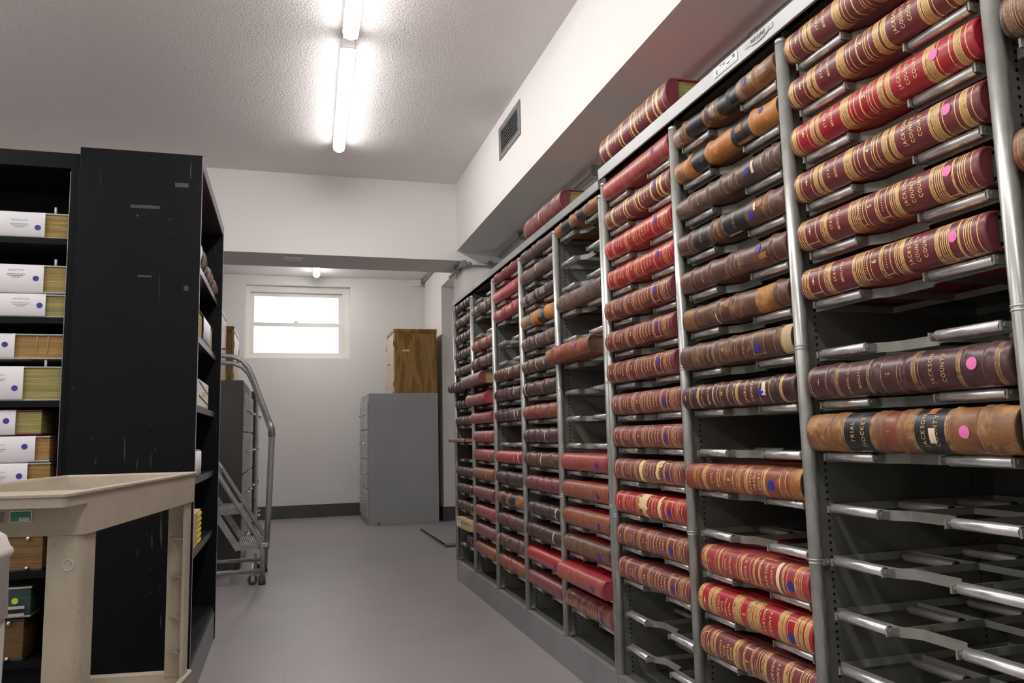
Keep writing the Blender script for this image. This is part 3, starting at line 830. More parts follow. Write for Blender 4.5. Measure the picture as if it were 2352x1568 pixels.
for i, (wd, nu, le, bx, dt) in enumerate(S8):
    cdesc = {'maroon':'maroon','maroon2':'scuffed maroon','red':'bright red'}[le]
    lab = f'={cdesc} ledger gilt lettered STATE MINUTES, volume {wd}' + (', pink dot on spine' if dt else ', under the top fascia')
    shelve(8, i, lab, L=.482, T=.072, lea=le, decor=state_box() if bx else state_key(), texts=tx(nu), dot=dt, bulge=.028, x=1.043, dy=.0 if i else .006,
           orn=[(.10,.0050,'d')] + ([(.429,.0016,'r'),(.547,.0016,'r')] if bx else []), frames=[(.065,.139,.027),(.843,.897,.036),(.417,.441,.03),(.526,.568,.03)] if bx else [],
           cover='red' if i in (2,5) else 'maroon', pages='pages_green' if bx else 'pages', posts=bx,
           patches=[] if i != 2 else [(0,.018,'scuff')])
d = ln(.019,.030,.129,.190,.379,.450,.530,.632,.815,.905,.955) + rib(.135,.185) + rib(.395,.440) + rib(.562,.618) + rib(.825,.845) + rib(.905,.945) + bd(.195,.210) + bd(.372,.385) + bd(.605,.620) + bd(.800,.812) + bd(.955,.972)
shelve(8, 7, '=dark plum ledger lettered CRIMINAL COURT MINUTES, pink dot on spine', L=.478, T=.076, x=1.018, dy=-.068, lea='plum', soft=True, decor=d, bulge=.032, lump=.0008,
       texts=[('CRIMINAL COURT',.266,.0070),('MINUTES',.330,.0085),('E',.487,.0100),('JACKSON',.691,.0092),('COUNTY',.744,.0092)], dot=('pink',.865,.004,.0105), orn=[(.085,.004,'d'),(.417,.0013,'r'),(.548,.0013,'r')], ends_open=True)
d = ln(.064,.150,.235,.395,.460,.500,.603,.740,.880) + rib(.165,.200) + rib(.205,.226) + rib(.400,.425) + rib(.435,.455) + rib(.520,.545) + rib(.555,.590) + rib(.755,.772) + rib(.870,.900) + rib(.91,.935) + pan(.240,.385) + pan(.605,.738) + bd(.226,.238) + bd(.386,.398) + bd(.592,.603) + bd(.742,.753)
shelve(8, 8, '=tan ledger with black labels lettered TRIAL DOCKET, pink dot on spine', L=.484, T=.081, x=1.016, dy=-.060, lea='tan', soft=True, decor=d, bulge=.034, lump=.001, ends_open=True, cover='brown',
       texts=[('TRIAL',.288,.0110),('DOCKET',.345,.0110),('I',.478,.009),('JACKSON',.645,.0098),('COUNTY',.700,.0098)], dot=('pink',.819,.000,.0105),
       tapes=[(.672,.700,-.32,.12,'cream_tape',0),(.655,.69,.55,.9,'scuff',.004)], patches=[(.456,.52,'l_rust')])
# --- bay 9: three ends seen past the last post
for n, dd in ((1, 'brown gilt banded'), (2, 'brown speckled'), (4, 'orange edged brown')):
    shelve(9, n, f'{dd} ledger end', L=.482, T=.074, x=1.046, lea=['brown','brown','rust'][[1,2,4].index(n)], decor=ln(.05,.06,.12)+bd(.02,.045)+bd(.07,.1)+rib(.12,.15)+bd(.16,.2), bulge=.028, soft=n != 1, lump=.001)
# --- bay 7
def oldbands(fs, panels=(), extra=()):
    d = []
    for f in fs: d += rib(f-.014, f+.014, .0042) + ln(f-.022, f+.022)
    for a, b in panels: d += pan(a, b)
    return d + list(extra)
shelve(7, 0, 'brown ledger with black labels wrapped in crinkled clear tape', L=.48, T=.066, lea='tan', soft=True, decor=oldbands((.13,.38,.60,.85), ((.16,.34),(.50,.68))), tapes=[(.02,.09,-.9,.9,'plastic_wrap',.01),(.42,.47,-.5,.95,'plastic_wrap',.008),(.70,.74,-.9,.9,'plastic_wrap',.008),(.80,.95,-.2,.95,'plastic_wrap',.012)],
       dot=('blue',.765,.006,.010), lump=.002, x=1.050, patches=[(.36,.44,'l_brown')], cover='brown')
shelve(7, 1, 'orange ledger with torn black spine labels', L=.484, T=.072, lea='orange', soft=True, decor=oldbands((.17,.385,.63,.80), ((.21,.36),(.62,.775))), texts=[('5',.07,.012)], dot=('blue',.88,.012,.009), lump=.002, x=1.021, ends_open=True,
       tapes=[(.66,.71,-.1,.35,'scuff',.01),(.62,.76,-.85,-.62,'scuff',.012),(.165,.20,-.2,.7,'scuff',.006)], patches=[(.03,.11,'l_tan')], bulge=.03, cover='brown')
shelve(7, 2, 'brown ribbed ledger with cream tape and blue dot', L=.484, T=.070, lea='greybrown', soft=True, decor=oldbands((.16,.36,.50,.62,.88,.94)), texts=[('MINUTES',.25,.008),('4',.06,.010),('COUNTY',.58,.008)], dot=('blue',.74,-.004,.0095), tapes=[(.775,.795,-.35,.35,'cream_tape',0)], lump=.0012, x=1.021)
shelve(7, 3, 'dark ledger with cracked black labels and orange spots', L=.482, T=.073, lea='brown', soft=True, decor=oldbands((.14,.38,.47,.88), ((.18,.33),(.50,.70))), texts=[('MINUTES',.26,.008),('COUNTY',.60,.009)], dot=('blue',.75,-.012,.0105), lump=.0018, x=1.021,
       tapes=[(.775,.795,-.1,.3,'cream_tape',.002),(.80,.845,.0,.35,'scuff',.006),(.365,.385,-.3,.6,'scuff',.004),(.43,.45,-.6,.5,'scuff',.006),(.50,.62,-.92,-.78,'cream_tape',.012)])
shelve(7, 4, 'brown scuffed ledger with one large blue dot', L=.478, T=.072, lea='brown', soft=True, decor=oldbands((.15,.34,.52,.56,.90)), texts=[('MINUTES',.26,.008),('COUNTY',.62,.008)], dot=('blue',.79,.012,.011), lump=.0012, x=1.021, tapes=[(.80,.86,-.35,-.05,'scuff',.01),(.50,.54,-.9,-.3,'scuff',.01)])
shelve(7, 5, 'brown ledger patched with orange suede and torn cream label', L=.478, T=.074, lea='brown', soft=True, decor=oldbands((.17,.40,.53,.92)), lump=.002, x=1.021, patches=[(.03,.14,'l_tan'),(.75,.91,'scuff')], tapes=[(.375,.395,-.85,-.1,'cream_tape',.004),(.46,.50,.1,.9,'scuff',.006)])
d = rib(.150,.168)+rib(.375,.398)+rib(.495,.515)+rib(.90,.92)+ln(.14,.18,.21,.36,.41,.42,.48,.53,.56,.58,.68,.70,.88,.93)+bd(.185,.20)+bd(.345,.36)
shelve(7, 6, 'brown ledger lettered MINUTES with large letter M', L=.500, T=.073, lea='brown', soft=True, decor=d, x=1.028, texts=[('CIRCUIT COURT',.255,.0068),('MINUTES',.310,.0092),('M',.449,.012),('JACKSON COUNTY',.630,.0072)], dot=('blue',.745,-.010,.0105), frames=[(.71,.80,.026)], ends_open=True, lump=.0010, patches=[(.935,1.0,'tan')], dy=.004)
d = rib(.10,.125)+rib(.145,.165)+rib(.345,.36)+rib(.485,.51)+rib(.83,.85)+rib(.875,.9)+ln(.09,.17,.33,.37,.40,.47,.52,.56,.74,.82,.91)+bd(.175,.19)+bd(.325,.336)+bd(.54,.553)+bd(.90,.92)
shelve(7, 7, 'dark plum ledger lettered MINUTES with large letter N', L=.500, T=.070, lea='plum', soft=False, decor=d, x=1.028, texts=[('CIRCUIT COURT',.225,.0072),('MINUTES',.286,.0092),('N',.418,.011),('JACKSON',.625,.0095),('COUNTY',.680,.0095)], dot=('blue',.757,-.004,.011), tapes=[(.765,.795,-.25,.42,'cream_tape',.004),(.21,.36,-1,-.86,'bare',.006)], orn=[(.045,.0045,'d'),(.355,.0013,'r'),(.465,.0013,'r')], ends_open=True, lump=.0006, dy=.002)
d = rib(.16,.18)+rib(.37,.395)+rib(.50,.53)+rib(.545,.575)+rib(.87,.89)+ln(.15,.2,.23,.36,.40,.48,.54,.58,.72,.86,.9)+bd(.205,.22)+bd(.59,.602)+bd(.735,.75)
shelve(7, 9, 'rusty brown ledger lettered CIVIL MINUTES with letter P', L=.508, T=.075, lea='rust', decor=d, x=1.030, texts=[('CIVIL',.286,.0090),('MINUTES',.340,.0085),('P',.448,.013),('JACKSON',.627,.0088),('CIRCUIT',.664,.0088),('COURT',.700,.0088)], dot=('blue',.798,-.004,.012), patches=[(.10,.13,'scuff'),(.40,.42,'scuff'),(.515,.535,'scuff'),(.93,1.0,'scuff')], ends_open=True, lump=.0008, bulge=.028)
d = ln(.03,.045,.055,.17,.25,.39,.42,.44,.52,.56,.60,.61,.84,.925,.94,.955)+bd(.055,.075)+bd(.20,.215)+bd(.43,.445)+bd(.55,.565)+bd(.60,.615)+bd(.80,.815)+bd(.90,.915)
shelve(7, 11, '=red ledger lettered CIVIL MINUTES BOOK, cream strip and blue dot', L=.476, T=.077, lea='rosy', decor=d, x=1.044, texts=[('CIVIL',.279,.0090),('MINUTES',.325,.0080),('BOOK R',.481,.0095),('JACKSON',.668,.0095),('COUNTY',.718,.0090)], dot=('blue',.869,-.006,.0115), tapes=[(.755,.782,-.85,.85,'cream_tape',0),(.56,.72,.80,.97,'scuff',.01)], orn=[(.10,.0035,'d')], bulge=.028)
d = bd(.015,.035)+bd(.04,.055)+bd(.12,.15)+bd(.16,.19)+ln(.20)+bd(.365,.39)+bd(.395,.43)+ln(.44,.50)+bd(.51,.545)+bd(.555,.60)+ln(.61,.76)+bd(.765,.79)+bd(.797,.815)+bd(.885,.905)+bd(.915,.94)+bd(.955,.985)
shelve(7, 12, 'bright red gilt banded ledger lettered CIRCUIT CIVIL MINUTES BOOK', L=.490, T=.078, lea='red', decor=d, x=1.040, texts=[('CIRCUIT',.228,.0085),('CIVIL',.262,.0085),('MINUTES',.298,.0085),('BOOK',.335,.0085),('S',.473,.013),('JACKSON',.645,.0098),('COUNTY',.697,.0098)], dot=('blue',.86,-.012,.012), orn=[(.085,.0065,'d')], frames=[(.83,.885,.026)], tapes=[(.38,.56,.82,.99,'scuff',.01)], bulge=.03)
d = ln(.02,.035,.08,.12,.13,.14,.36,.37,.38,.39,.44,.45,.51,.52,.56,.58,.60,.61,.62,.79,.80,.81,.83,.90,.915,.925,.94,.96)+bd(.155,.168)+bd(.345,.358)+bd(.625,.638)+bd(.775,.788)
shelve(7, 13, 'maroon ledger lettered CIRCUIT CIVIL MINUTE BOOK, gilt letter T', L=.484, T=.077, lea='maroon2', decor=d, x=1.042, texts=[('CIRCUIT',.221,.0085),('CIVIL',.258,.0085),('MINUTE',.293,.0085),('BOOK',.325,.0085),('T',.476,.013),('JACKSON',.690,.0098),('COUNTY',.735,.0098)], dot=('blue',.865,-.014,.0115), orn=[(.10,.005,'d'),(.41,.0014,'r'),(.545,.0014,'r')], frames=[(.05,.08,.028),(.44,.51,.032),(.84,.90,.034)], bulge=.028)

# --- bay 6: CIVIL FINAL RECORD 23 to 35
def civil(wide=False):
    d = ln(.035,.045,.139,.150,.166,.345,.356,.372,.386,.475,.49,.505,.538,.575,.585,.755,.768,.845,.884,.90,.915,.934,.965)
    if wide:
        d = ln(.035,.045,.166,.505,.845,.9,.965)+bd(.135,.155,1)+bd(.34,.352,1)+bd(.375,.392,1)+bd(.525,.54,1)+bd(.575,.59,1)+bd(.752,.77,1)+bd(.84,.855,1)+bd(.88,.905,1)
    return d
CV = ['twenty-three','twenty-four','twenty-five','twenty-six','twenty-seven','twenty-eight','twenty-nine','thirty','thirty-one','thirty-two','thirty-three','thirty-four','thirty-five']
lc = ['rosy','maroon2','red','red','maroon','maroon','maroon','maroon2','maroon2','maroon2','red','maroon2','maroon2']
for i, wd in enumerate(CV):
    le = lc[i]; cd_ = {'rosy':'faded red','maroon2':'worn maroon','red':'bright red','maroon':'maroon'}[le]
    tp = []
    if i == 9: tp = [(.425,.475,-.75,.75,'bare',.006),(.665,.70,-.4,.85,'bare',.006),(.70,.74,.3,.8,'bare',.008)]
    if i == 10: tp = [(.40,.52,-.15,.95,'bare',.02),(.44,.50,-.75,-.1,'bare',.012),(.665,.70,-.8,.9,'bare',.005)]
    note = {9:', spine paper torn in two strips', 10:', large torn patch'}.get(i, '')
    shelve(6, i, f'={cd_} ledger lettered CIVIL FINAL RECORD, volume {wd}{note}', L=.476, T=.076, x=1.046, lea=le, soft=(i == 0), decor=civil(i == 1), dy=-.0055+[.003,-.002,.002,-.003,0,0,.001,-.003,-.004,-.003,-.004,-.004,-.004][i],
           texts=[('CIVIL',.217,.0078),('FINAL',.253,.0078),('RECORD',.290,.0078),(str(23+i),.432 if i else .44,.0110),('JACKSON',.625,.0086),('CIRCUIT',.668,.0086),('COURT',.710,.0086)],
           dot=('blue',.812,.006 if i < 7 else -.004,.0098), tapes=tp, orn=[(.085,.0045,'d'),(.515,.0014,'r')], frames=[(.775,.845,.03)] if i > 3 else [], bulge=.028, cover='red' if i in (0, 2, 3, 10) else 'maroon')
# --- bay 5
shelve(5, 0, 'orange brown ledger with black labels and blue dot', L=.456, T=.066, lea='tan', soft=True, far=True, decor=oldbands((.16,.42,.55,.84), ((.19,.38),(.57,.72))), dot=('blue',.79,.006,.011), lump=.0015)
shelve(5, 3, 'greyish brown ribbed ledger with blue dot', L=.456, T=.068, lea='greybrown', soft=True, far=True, decor=oldbands((.12,.18,.36,.45,.56,.84)), dot=('blue',.76,.008,.011), lump=.0012, texts=[('MINUTES',.28,.008),('COUNTY',.66,.008)])
shelve(5, 5, 'rust brown ledger sticking out past the post', L=.485, T=.070, lea='rust', soft=True, far=True, x=.995, dy=.02, decor=oldbands((.16,.20,.42,.50,.58,.82)), dot=('blue',.74,.006,.011), lump=.0012, texts=[('MINUTES',.28,.008),('COUNTY',.62,.008)], ends_open=True)
for i, (wd, le) in enumerate((('sixteen','rosy'),('seventeen','rust'),('eighteen','rust'),('nineteen','brown'),('twenty','rosy'),('twenty-one','maroon2'))):
    le2 = {'rosy':'red','rust':'rust red','brown':'reddish brown','maroon2':'dark maroon'}[le]
    shelve(5, 9+i, f'={le2} ledger numbered {wd}, blue dot' + (', pulled forward showing its red top cover' if i == 4 else f', {ORD[9+i]} row of fifth bay from pier'), L=.456, T=.074, x=1.046 if i != 4 else 1.012, lea=le, soft=i != 5, far=True,
           decor=ln(.04,.055,.08,.15,.17,.38,.40,.42,.52,.55,.57,.75,.77,.86,.90,.92,.95), texts=[('CIVIL',.23,.0085),('FINAL',.265,.0085),('RECORD',.30,.0085),(str(16+i),.465,.0105),('JACKSON',.62,.0085),('CIRCUIT',.66,.0085),('COURT',.70,.0085)], dot=('blue',.815,-.008,.0115), dy=0, cover='red')
# --- bay 4
B4 = [('brown grooved','greybrown',(.10,.15,.20,.45,.60,.66),None,[]), ('brown ribbed','greybrown',(.13,.18,.50,.56,.9),('blue',.80,.01,.011),[(.52,.535,-.2,.6,'cream_tape',0)]),
      ('dark ledger in crinkled clear tape','dark',(.2,.5,.8),('blue',.88,.01,.010),[(.05,.22,-.6,.8,'plastic_wrap',.02),(.28,.44,-.8,.6,'plastic_wrap',.02),(.52,.58,-.9,.9,'plastic_wrap',.012),(.62,.80,-.4,.9,'plastic_wrap',.02)]),
      ('orange and grey taped','orange',(.32,.40,.52,.78),None,[(.15,.33,-.8,.9,'plastic_wrap',.012),(.56,.68,-.3,.9,'plastic_wrap',.012)]),
      ('grey brown banded','greybrown',(.18,.28,.44,.85),('blue',.72,.006,.011),[(.50,.515,-.8,.8,'cream_tape',0),(.80,.84,-.6,.3,'scuff',.01)]),
      ('light brown ledger with peeling strip','brown',(.2,.38,.85),('blue',.76,.006,.010),[(.46,.475,-.95,.9,'cream_tape',0),(.70,.72,-.3,.1,'cream_tape',0)]),
      ('dark ledger with orange flaking edges','dark',(.16,.40,.7),('blue',.86,.004,.011),[(.08,.11,-.8,.8,'cream_tape',.008),(.60,.64,-.8,.8,'scuff',.01),(.74,.80,.1,.9,'scuff',.015)]),
      ('reddish brown','rust',(.2,.4,.55,.8),('blue',.76,.006,.010),[]), ('purplish brown','plum',(.15,.35,.52,.78),('blue',.83,.0,.010),[(.665,.68,-.7,.7,'cream_tape',0)]),
      ('brown ledger with cream strip','brown',(.18,.40,.48,.8),('blue',.81,-.008,.011),[(.53,.55,-.4,.6,'cream_tape',0)]), ('smooth maroon','maroon2',(.2,.4,.58,.8),('blue',.86,-.006,.010),[]),
      ('small black ledger with gold flecks','dark',(.2,.45,.7),('blue',.90,.0,.010),[(.88,.91,-.6,.6,'cream_tape',.004)]), ('dark brown ledger with white strip','dark',(.18,.42,.55),('blue',.90,-.01,.011),[(.82,.845,-.5,.6,'cream_tape',.003),(.35,.55,.75,.97,'l_black',.01)]),
      ('bright red','red',(),('blue',.86,-.010,.011),[]), ('dusky maroon','maroon2',(),('blue',.80,-.012,.011),[])]
for i, (dn, le, ribs, dt, tp) in enumerate(B4):
    dn2 = dn if 'ledger' in dn else dn+' ledger'
    dec = oldbands(ribs) if ribs else ln(.05,.08,.17,.2,.36,.40,.44,.56,.60,.75,.78,.88,.92)
    pt = [(.34,.42,'l_tan')] if i == 3 else ([(.03,.10,'l_orange')] if i == 3 else [])
    pn = [(.14,.33,3,0),(.55,.74,3,0)] if i == 3 else []
    sm = i == 11
    shelve(4, i, dn2, L=.43 if sm else .47, T={2:.058,11:.06}.get(i, .069), lea=le, soft=True, far=True, decor=pn+dec, dot=dt, tapes=tp, lump=.0012 if i < 13 else .0003, x=1.046+(.02 if sm else 0), dy=-.022 if sm else 0)
# --- bay 3
B3 = [(0,'shiny maroon','maroon2',(.12,.2,.45,.55,.8),('yellow',.76,.008),[]), (1,'vivid red','red',(),('yellow',.85,.008),[]), (2,'shiny rosy maroon','rosy',(.12,.4,.5,.8),('yellow',.74,.008),[]),
      (5,'brown ledger with hollow spine end','brown',(.15,.28,.42,.75),('yellow',.62,.0),[(.44,.46,-.7,-.3,'cream_tape',.006)]), (6,'dull maroon','plum',(.12,.35,.5,.7),('yellow',.80,.0),[]), (7,'plum ledger with white strip','plum',(.15,.35,.55),('yellow',.92,.0),[(.775,.80,-.6,.3,'white',0)]),
      (9,'red gilt lined ledger with white strip','red',(),('yellow',.75,-.004),[(.87,.90,-.5,.5,'white',0)]), (10,'dark brown','dark',(.18,.42,.5,.8),('blue',.68,-.004),[]), (11,'brown and blue-black banded','tan',(.16,.42,.8),('blue',.66,-.006),[]),
      (12,'dusty brown','brown',(.2,.40,.48,.72),('blue',.66,-.004),[]), (13,'brown ledger with pale head','brown',(.10,.33,.5,.8),('blue',.72,-.004),[(.03,.06,-.7,.7,'cream_tape',.006)]), (14,'lowest brown gilt lined','rust',(.16,.36,.5,.75),('blue',.70,-.006),[])]
for n, dn, le, ribs, dt, tp in B3:
    dn2 = dn if 'ledger' in dn else dn+' ledger'
    col, f, v = dt
    shelve(3, n, dn2, L=.475, T=.074 if n in (0,2) else .069, lea=le, soft=True, far=True, decor=([(.22,.40,3,0),(.52,.74,3,0)] if n == 11 else [])+(oldbands(ribs) if ribs else ln(.05,.08,.17,.3,.45,.47,.6,.62,.75,.9)), dot=(col,f,v,.010), tapes=tp, lump=.0008, dy=.005)
# --- bay 2
B2 = [(1,'greyish maroon','greybrown',0,('',0,0)), (3,'rust brown ledger with green dot','rust',0,('lime',.72,.004)), (4,'brown ledger with yellow dot','brown',.01,('yellow',.76,.004)), (5,'maroon ledger pulled forward','maroon2',.075,('yellow',.66,.004)), (6,'bright maroon','rosy',.05,('yellow',.66,.002)),
      (7,'red maroon','rosy',.02,('yellow',.70,.0)), (8,'rosy maroon','rosy',.005,('yellow',.68,.0)), (9,'dull red','rosy',0,('yellow',.78,.0)), (10,'rust red','rust',.012,('yellow',.70,-.002)), (11,'deep maroon','maroon2',.012,('yellow',.70,-.002)), (12,'reddish','rosy',0,('yellow',.80,-.004)), (13,'wine red','maroon2',0,('yellow',.78,-.004)), (14,'lowest rusty','rust',0,('yellow',.80,-.006))]
for n, dn, le, pull, (col, f, v) in B2:
    dn2 = dn if 'ledger' in dn else dn+' ledger'
    shelve(2, n, dn2, L=.47, T=.072, x=1.046-pull, lea=le, soft=True, far=True, decor=oldbands((.14,.38,.46,.80)) if n < 5 else ln(.06,.08,.1,.30,.33,.36,.52,.55,.58,.80,.83,.86), dot=(col,f,v,.010) if col else None, tapes=[(.70,.73,-.5,.6,'cream_tape',0)] if n == 1 else [], lump=.0006, dy=.005 if pull < .03 else .0)
# --- bay 1
B1 = [(0,'plum'),(1,'brown'),(2,'plum'),(3,'plum'),(4,'brown'),(5,'plum'),(6,'plum'),(7,'plum'),(10,'plum'),(11,'dark'),(12,'plum')]
DN1 = ['dusky plum','brown ledger with white torn band','purplish','deep plum','mid brown','plum ledger jutting forward','grey plum','low slim plum','dusty plum','short dark','speckled plum']
for (n, le), dn in zip(B1, DN1):
    dn2 = dn if 'ledger' in dn else dn+' ledger'
    shelve(1, n, dn2, L=.46 if n != 11 else .42, T=.062, x=1.046-(.055 if n == 5 else 0), lea='greybrown' if le == 'brown' else le, soft=True, far=True, decor=oldbands((.12,.3,.42,.62,.8)), lump=.0008, tapes=[(.62,.66,-.7,.7,'white',.01),(.75,.80,-.5,.7,'plastic_wrap',.01)] if n == 1 else [], dy=.008)
# thin stapled pamphlet and the boxed volume, bay 1
OCC[1] |= {13, 8}
pm = thing('thin_ledger', 'thin red and white marbled book lying flat in the bay beside the pier', 'book', (1.02, 4.83, rackz(1,8)+.010), BOOK_GROUP)
M['marble'] = leather('marbled_board', (.22,.025,.03), (.12,.018,.02), (.62,.42,.36), .55, .4)
build('cover', MB().prism([(0,.004),(.004,0),(.30,0),(.30,.022),(.004,.022),(0,.018)], 'y', -.235, .235), M['marble'], pm, (0,0,0), bevel=.002)
build('page_block', MB().box(.01,.296,-.238,.238,.004,.018), M['pages'], pm, (0,0,0))
bx = thing('storage_box', 'tan cardboard box with two white labels on a low roller row beside the pier', 'box', (1.05, 4.79, rackz(1,13)+.010))
build('box_body', MB().box(0,.30,-.17,.19,0,.058), M['tan'], bx, (0,0,0), bevel=.003)
build('lid', MB().box(-.003,.303,-.173,.193,.040,.061), M['tan'], bx, (0,0,0), bevel=.003)
for y in (.075, .135): build('paper_label', MB().box(-.0045,-.003,y-.018,y+.018,.008,.042), M['white'], bx, (0,0,0))
OCC[1].add(14)
ledger('half hidden reddish ledger pushed back near the floor beside the pier', 1.10, 4.745, rackz(1,14)+.010, L=.34, T=.06, lea='maroon2', far=True, decor=oldbands((.2,.5)), soft=True)
# racks
for b in range(1, 10):
    u = UB if b <= 5 else UF
    last = {1:15,2:14,3:14,4:14,5:14,6:15,7:14,8:14,9:13}[b]
    for n in range(last+1):
        if rackz(b, n) < .13: continue
        add_rack(u, b, n, n not in OCC[b])
# two ledgers lying on top
t1 = ledger('shiny maroon ledger on top of the taller shelving, red cover showing', 1.052, 2.21, 1.8605, L=.505, T=.098, D=.34, lea='maroon', decor=civil(True), texts=[('CIVIL',.217,.0085),('FINAL',.253,.0085),('RECORD',.290,.0085),('22',.44,.0125),('JACKSON',.625,.0095),('CIRCUIT',.668,.0095),('COURT',.710,.0095)], bulge=.034, cover='red', pages='pages_olive', group='ledgers lying on top of the shelving', orn=[(.085,.0045,'d')])
t2 = ledger('dull maroon ledger on top of the lower shelving, blue dot', 1.052, 3.14, 1.8235, L=.50, T=.092, D=.34, lea='maroon2', soft=True, far=True, decor=oldbands((.12,.34,.5,.58,.84)), dot=('blue',.74,.012,.010), tapes=[(.46,.475,-.2,.5,'cream_tape',0)], bulge=.034, cover='rust', pages='pages', group='ledgers lying on top of the shelving')


# ------------------------------------------------------------------ black bookcases
M['edge'] = plain('black_edge_grazing_sheen', (.055,.056,.06), .3, .3, var=.3, scale=20)  # black enamel made greyer: grazing reflection painted into the colour
ba = thing('bookcase', 'tall black metal bookcase with scratched end panel facing the camera', 'bookcase', (-.522, 3.52, 0))
X0, X1, Ya, Yb, ZT = -.729, -.317, 3.014, 4.035, 1.988
ep = build('end_panel', MB().box(X0, X1, Ya, Ya+.02, 0, ZT), M['black'], ba, bevel=.002)
build('bare_edge', MB().box(X1-.0004, X1+.0012, Ya-.0003, Ya+.006, .02, ZT-.01), M['chip'], ep)
for (x, z, w_, h_) in ((-.387,1.868,.046,.017),(-.508,1.778,.098,.012),(-.502,1.520,.046,.007),(-.362,1.480,.016,.018)):
    build('clear_tape', MB().box(x-w_/2, x+w_/2, Ya-.0007, Ya-.0001, z-h_/2, z+h_/2), M['tape_clear'], ep)
build('end_panel', MB().box(X0, X1, Yb-.02, Yb, 0, ZT), M['black'], ba, bevel=.002)
build('bare_edge', MB().box(X1-.0004, X1+.0012, Yb-.008, Yb+.0003, .02, ZT-.01), M['chip'], ba)
build('top_panel', MB().box(X0, X1-.004, Ya+.02, Yb-.02, ZT-.045, ZT-.003).box(X1-.004, X1, Ya+.02, Yb-.02, ZT-.05, ZT-.002), M['edge'], ba, bevel=.002)
build('back_panel', MB().box(X0, X0+.006, Ya+.02, Yb-.02, .02, ZT-.045), M['blackin'], ba)
BA = [1.613, 1.337, 1.063, .783, .503]
for z in BA:
    s = build('shelf_board', MB().box(X0+.006, -.345, Ya+.021, Yb-.021, z-.022, z), M['blackin'], ba)
    build('front_edge', MB().box(-.345, -.340, Ya+.021, Yb-.021, z-.026, z), M['edge'], s, bevel=.001)
build('shelf_board', MB().box(X0+.006, -.325, Ya+.021, Yb-.021, .13, .155), M['black'], ba)
build('kick_plate', MB().box(-.335, -.320, Ya+.021, Yb-.021, 0, .13), M['edge'], ba)

bb = thing('bookcase', 'black metal bookcase full of white banded post binders', 'bookcase', (-1.25, 3.25, 0))
X0, X1, Ya, Yb, ZT = -1.74, -.733, 3.045, 3.46, 1.972
build('side_panel', MB().box(X1-.014, X1, Ya, Yb, 0, ZT).box(X1-.030, X1-.014, Ya, Ya+.012, 0, ZT), M['black'], bb, bevel=.0015)
build('bare_edge', MB().box(X1-.0316, X1-.030, Ya-.0004, Ya+.004, .02, ZT-.07), M['chip'], bb)
build('side_panel', MB().box(X0, X0+.014, Ya, Yb, 0, ZT).box(X0+.014, X0+.030, Ya, Ya+.012, 0, ZT), M['black'], bb, bevel=.0015)
build('top_panel', MB().box(X0+.014, X1-.014, Ya+.004, Yb, ZT-.04, ZT).box(X0+.030, X1-.030, Ya, Ya+.004, ZT-.058, ZT), M['black'], bb, bevel=.0015)
build('back_panel', MB().box(X0+.014, X1-.014, Yb-.006, Yb, .02, ZT-.04), M['blackin'], bb)
BB = [1.654, 1.369, 1.075, .773, .497, .205]
for z in BB:
    build('shelf_board', MB().box(X0+.014, X1-.0145, Ya+.005, Yb-.006, z-.022, z).box(X0+.030, X1-.0305, Ya+.001, Ya+.005, z-.022, z), M['black'], bb)
build('kick_plate', MB().box(X0+.014, X1-.0145, Ya+.02, Ya+.03, 0, .182), M['black'], bb)

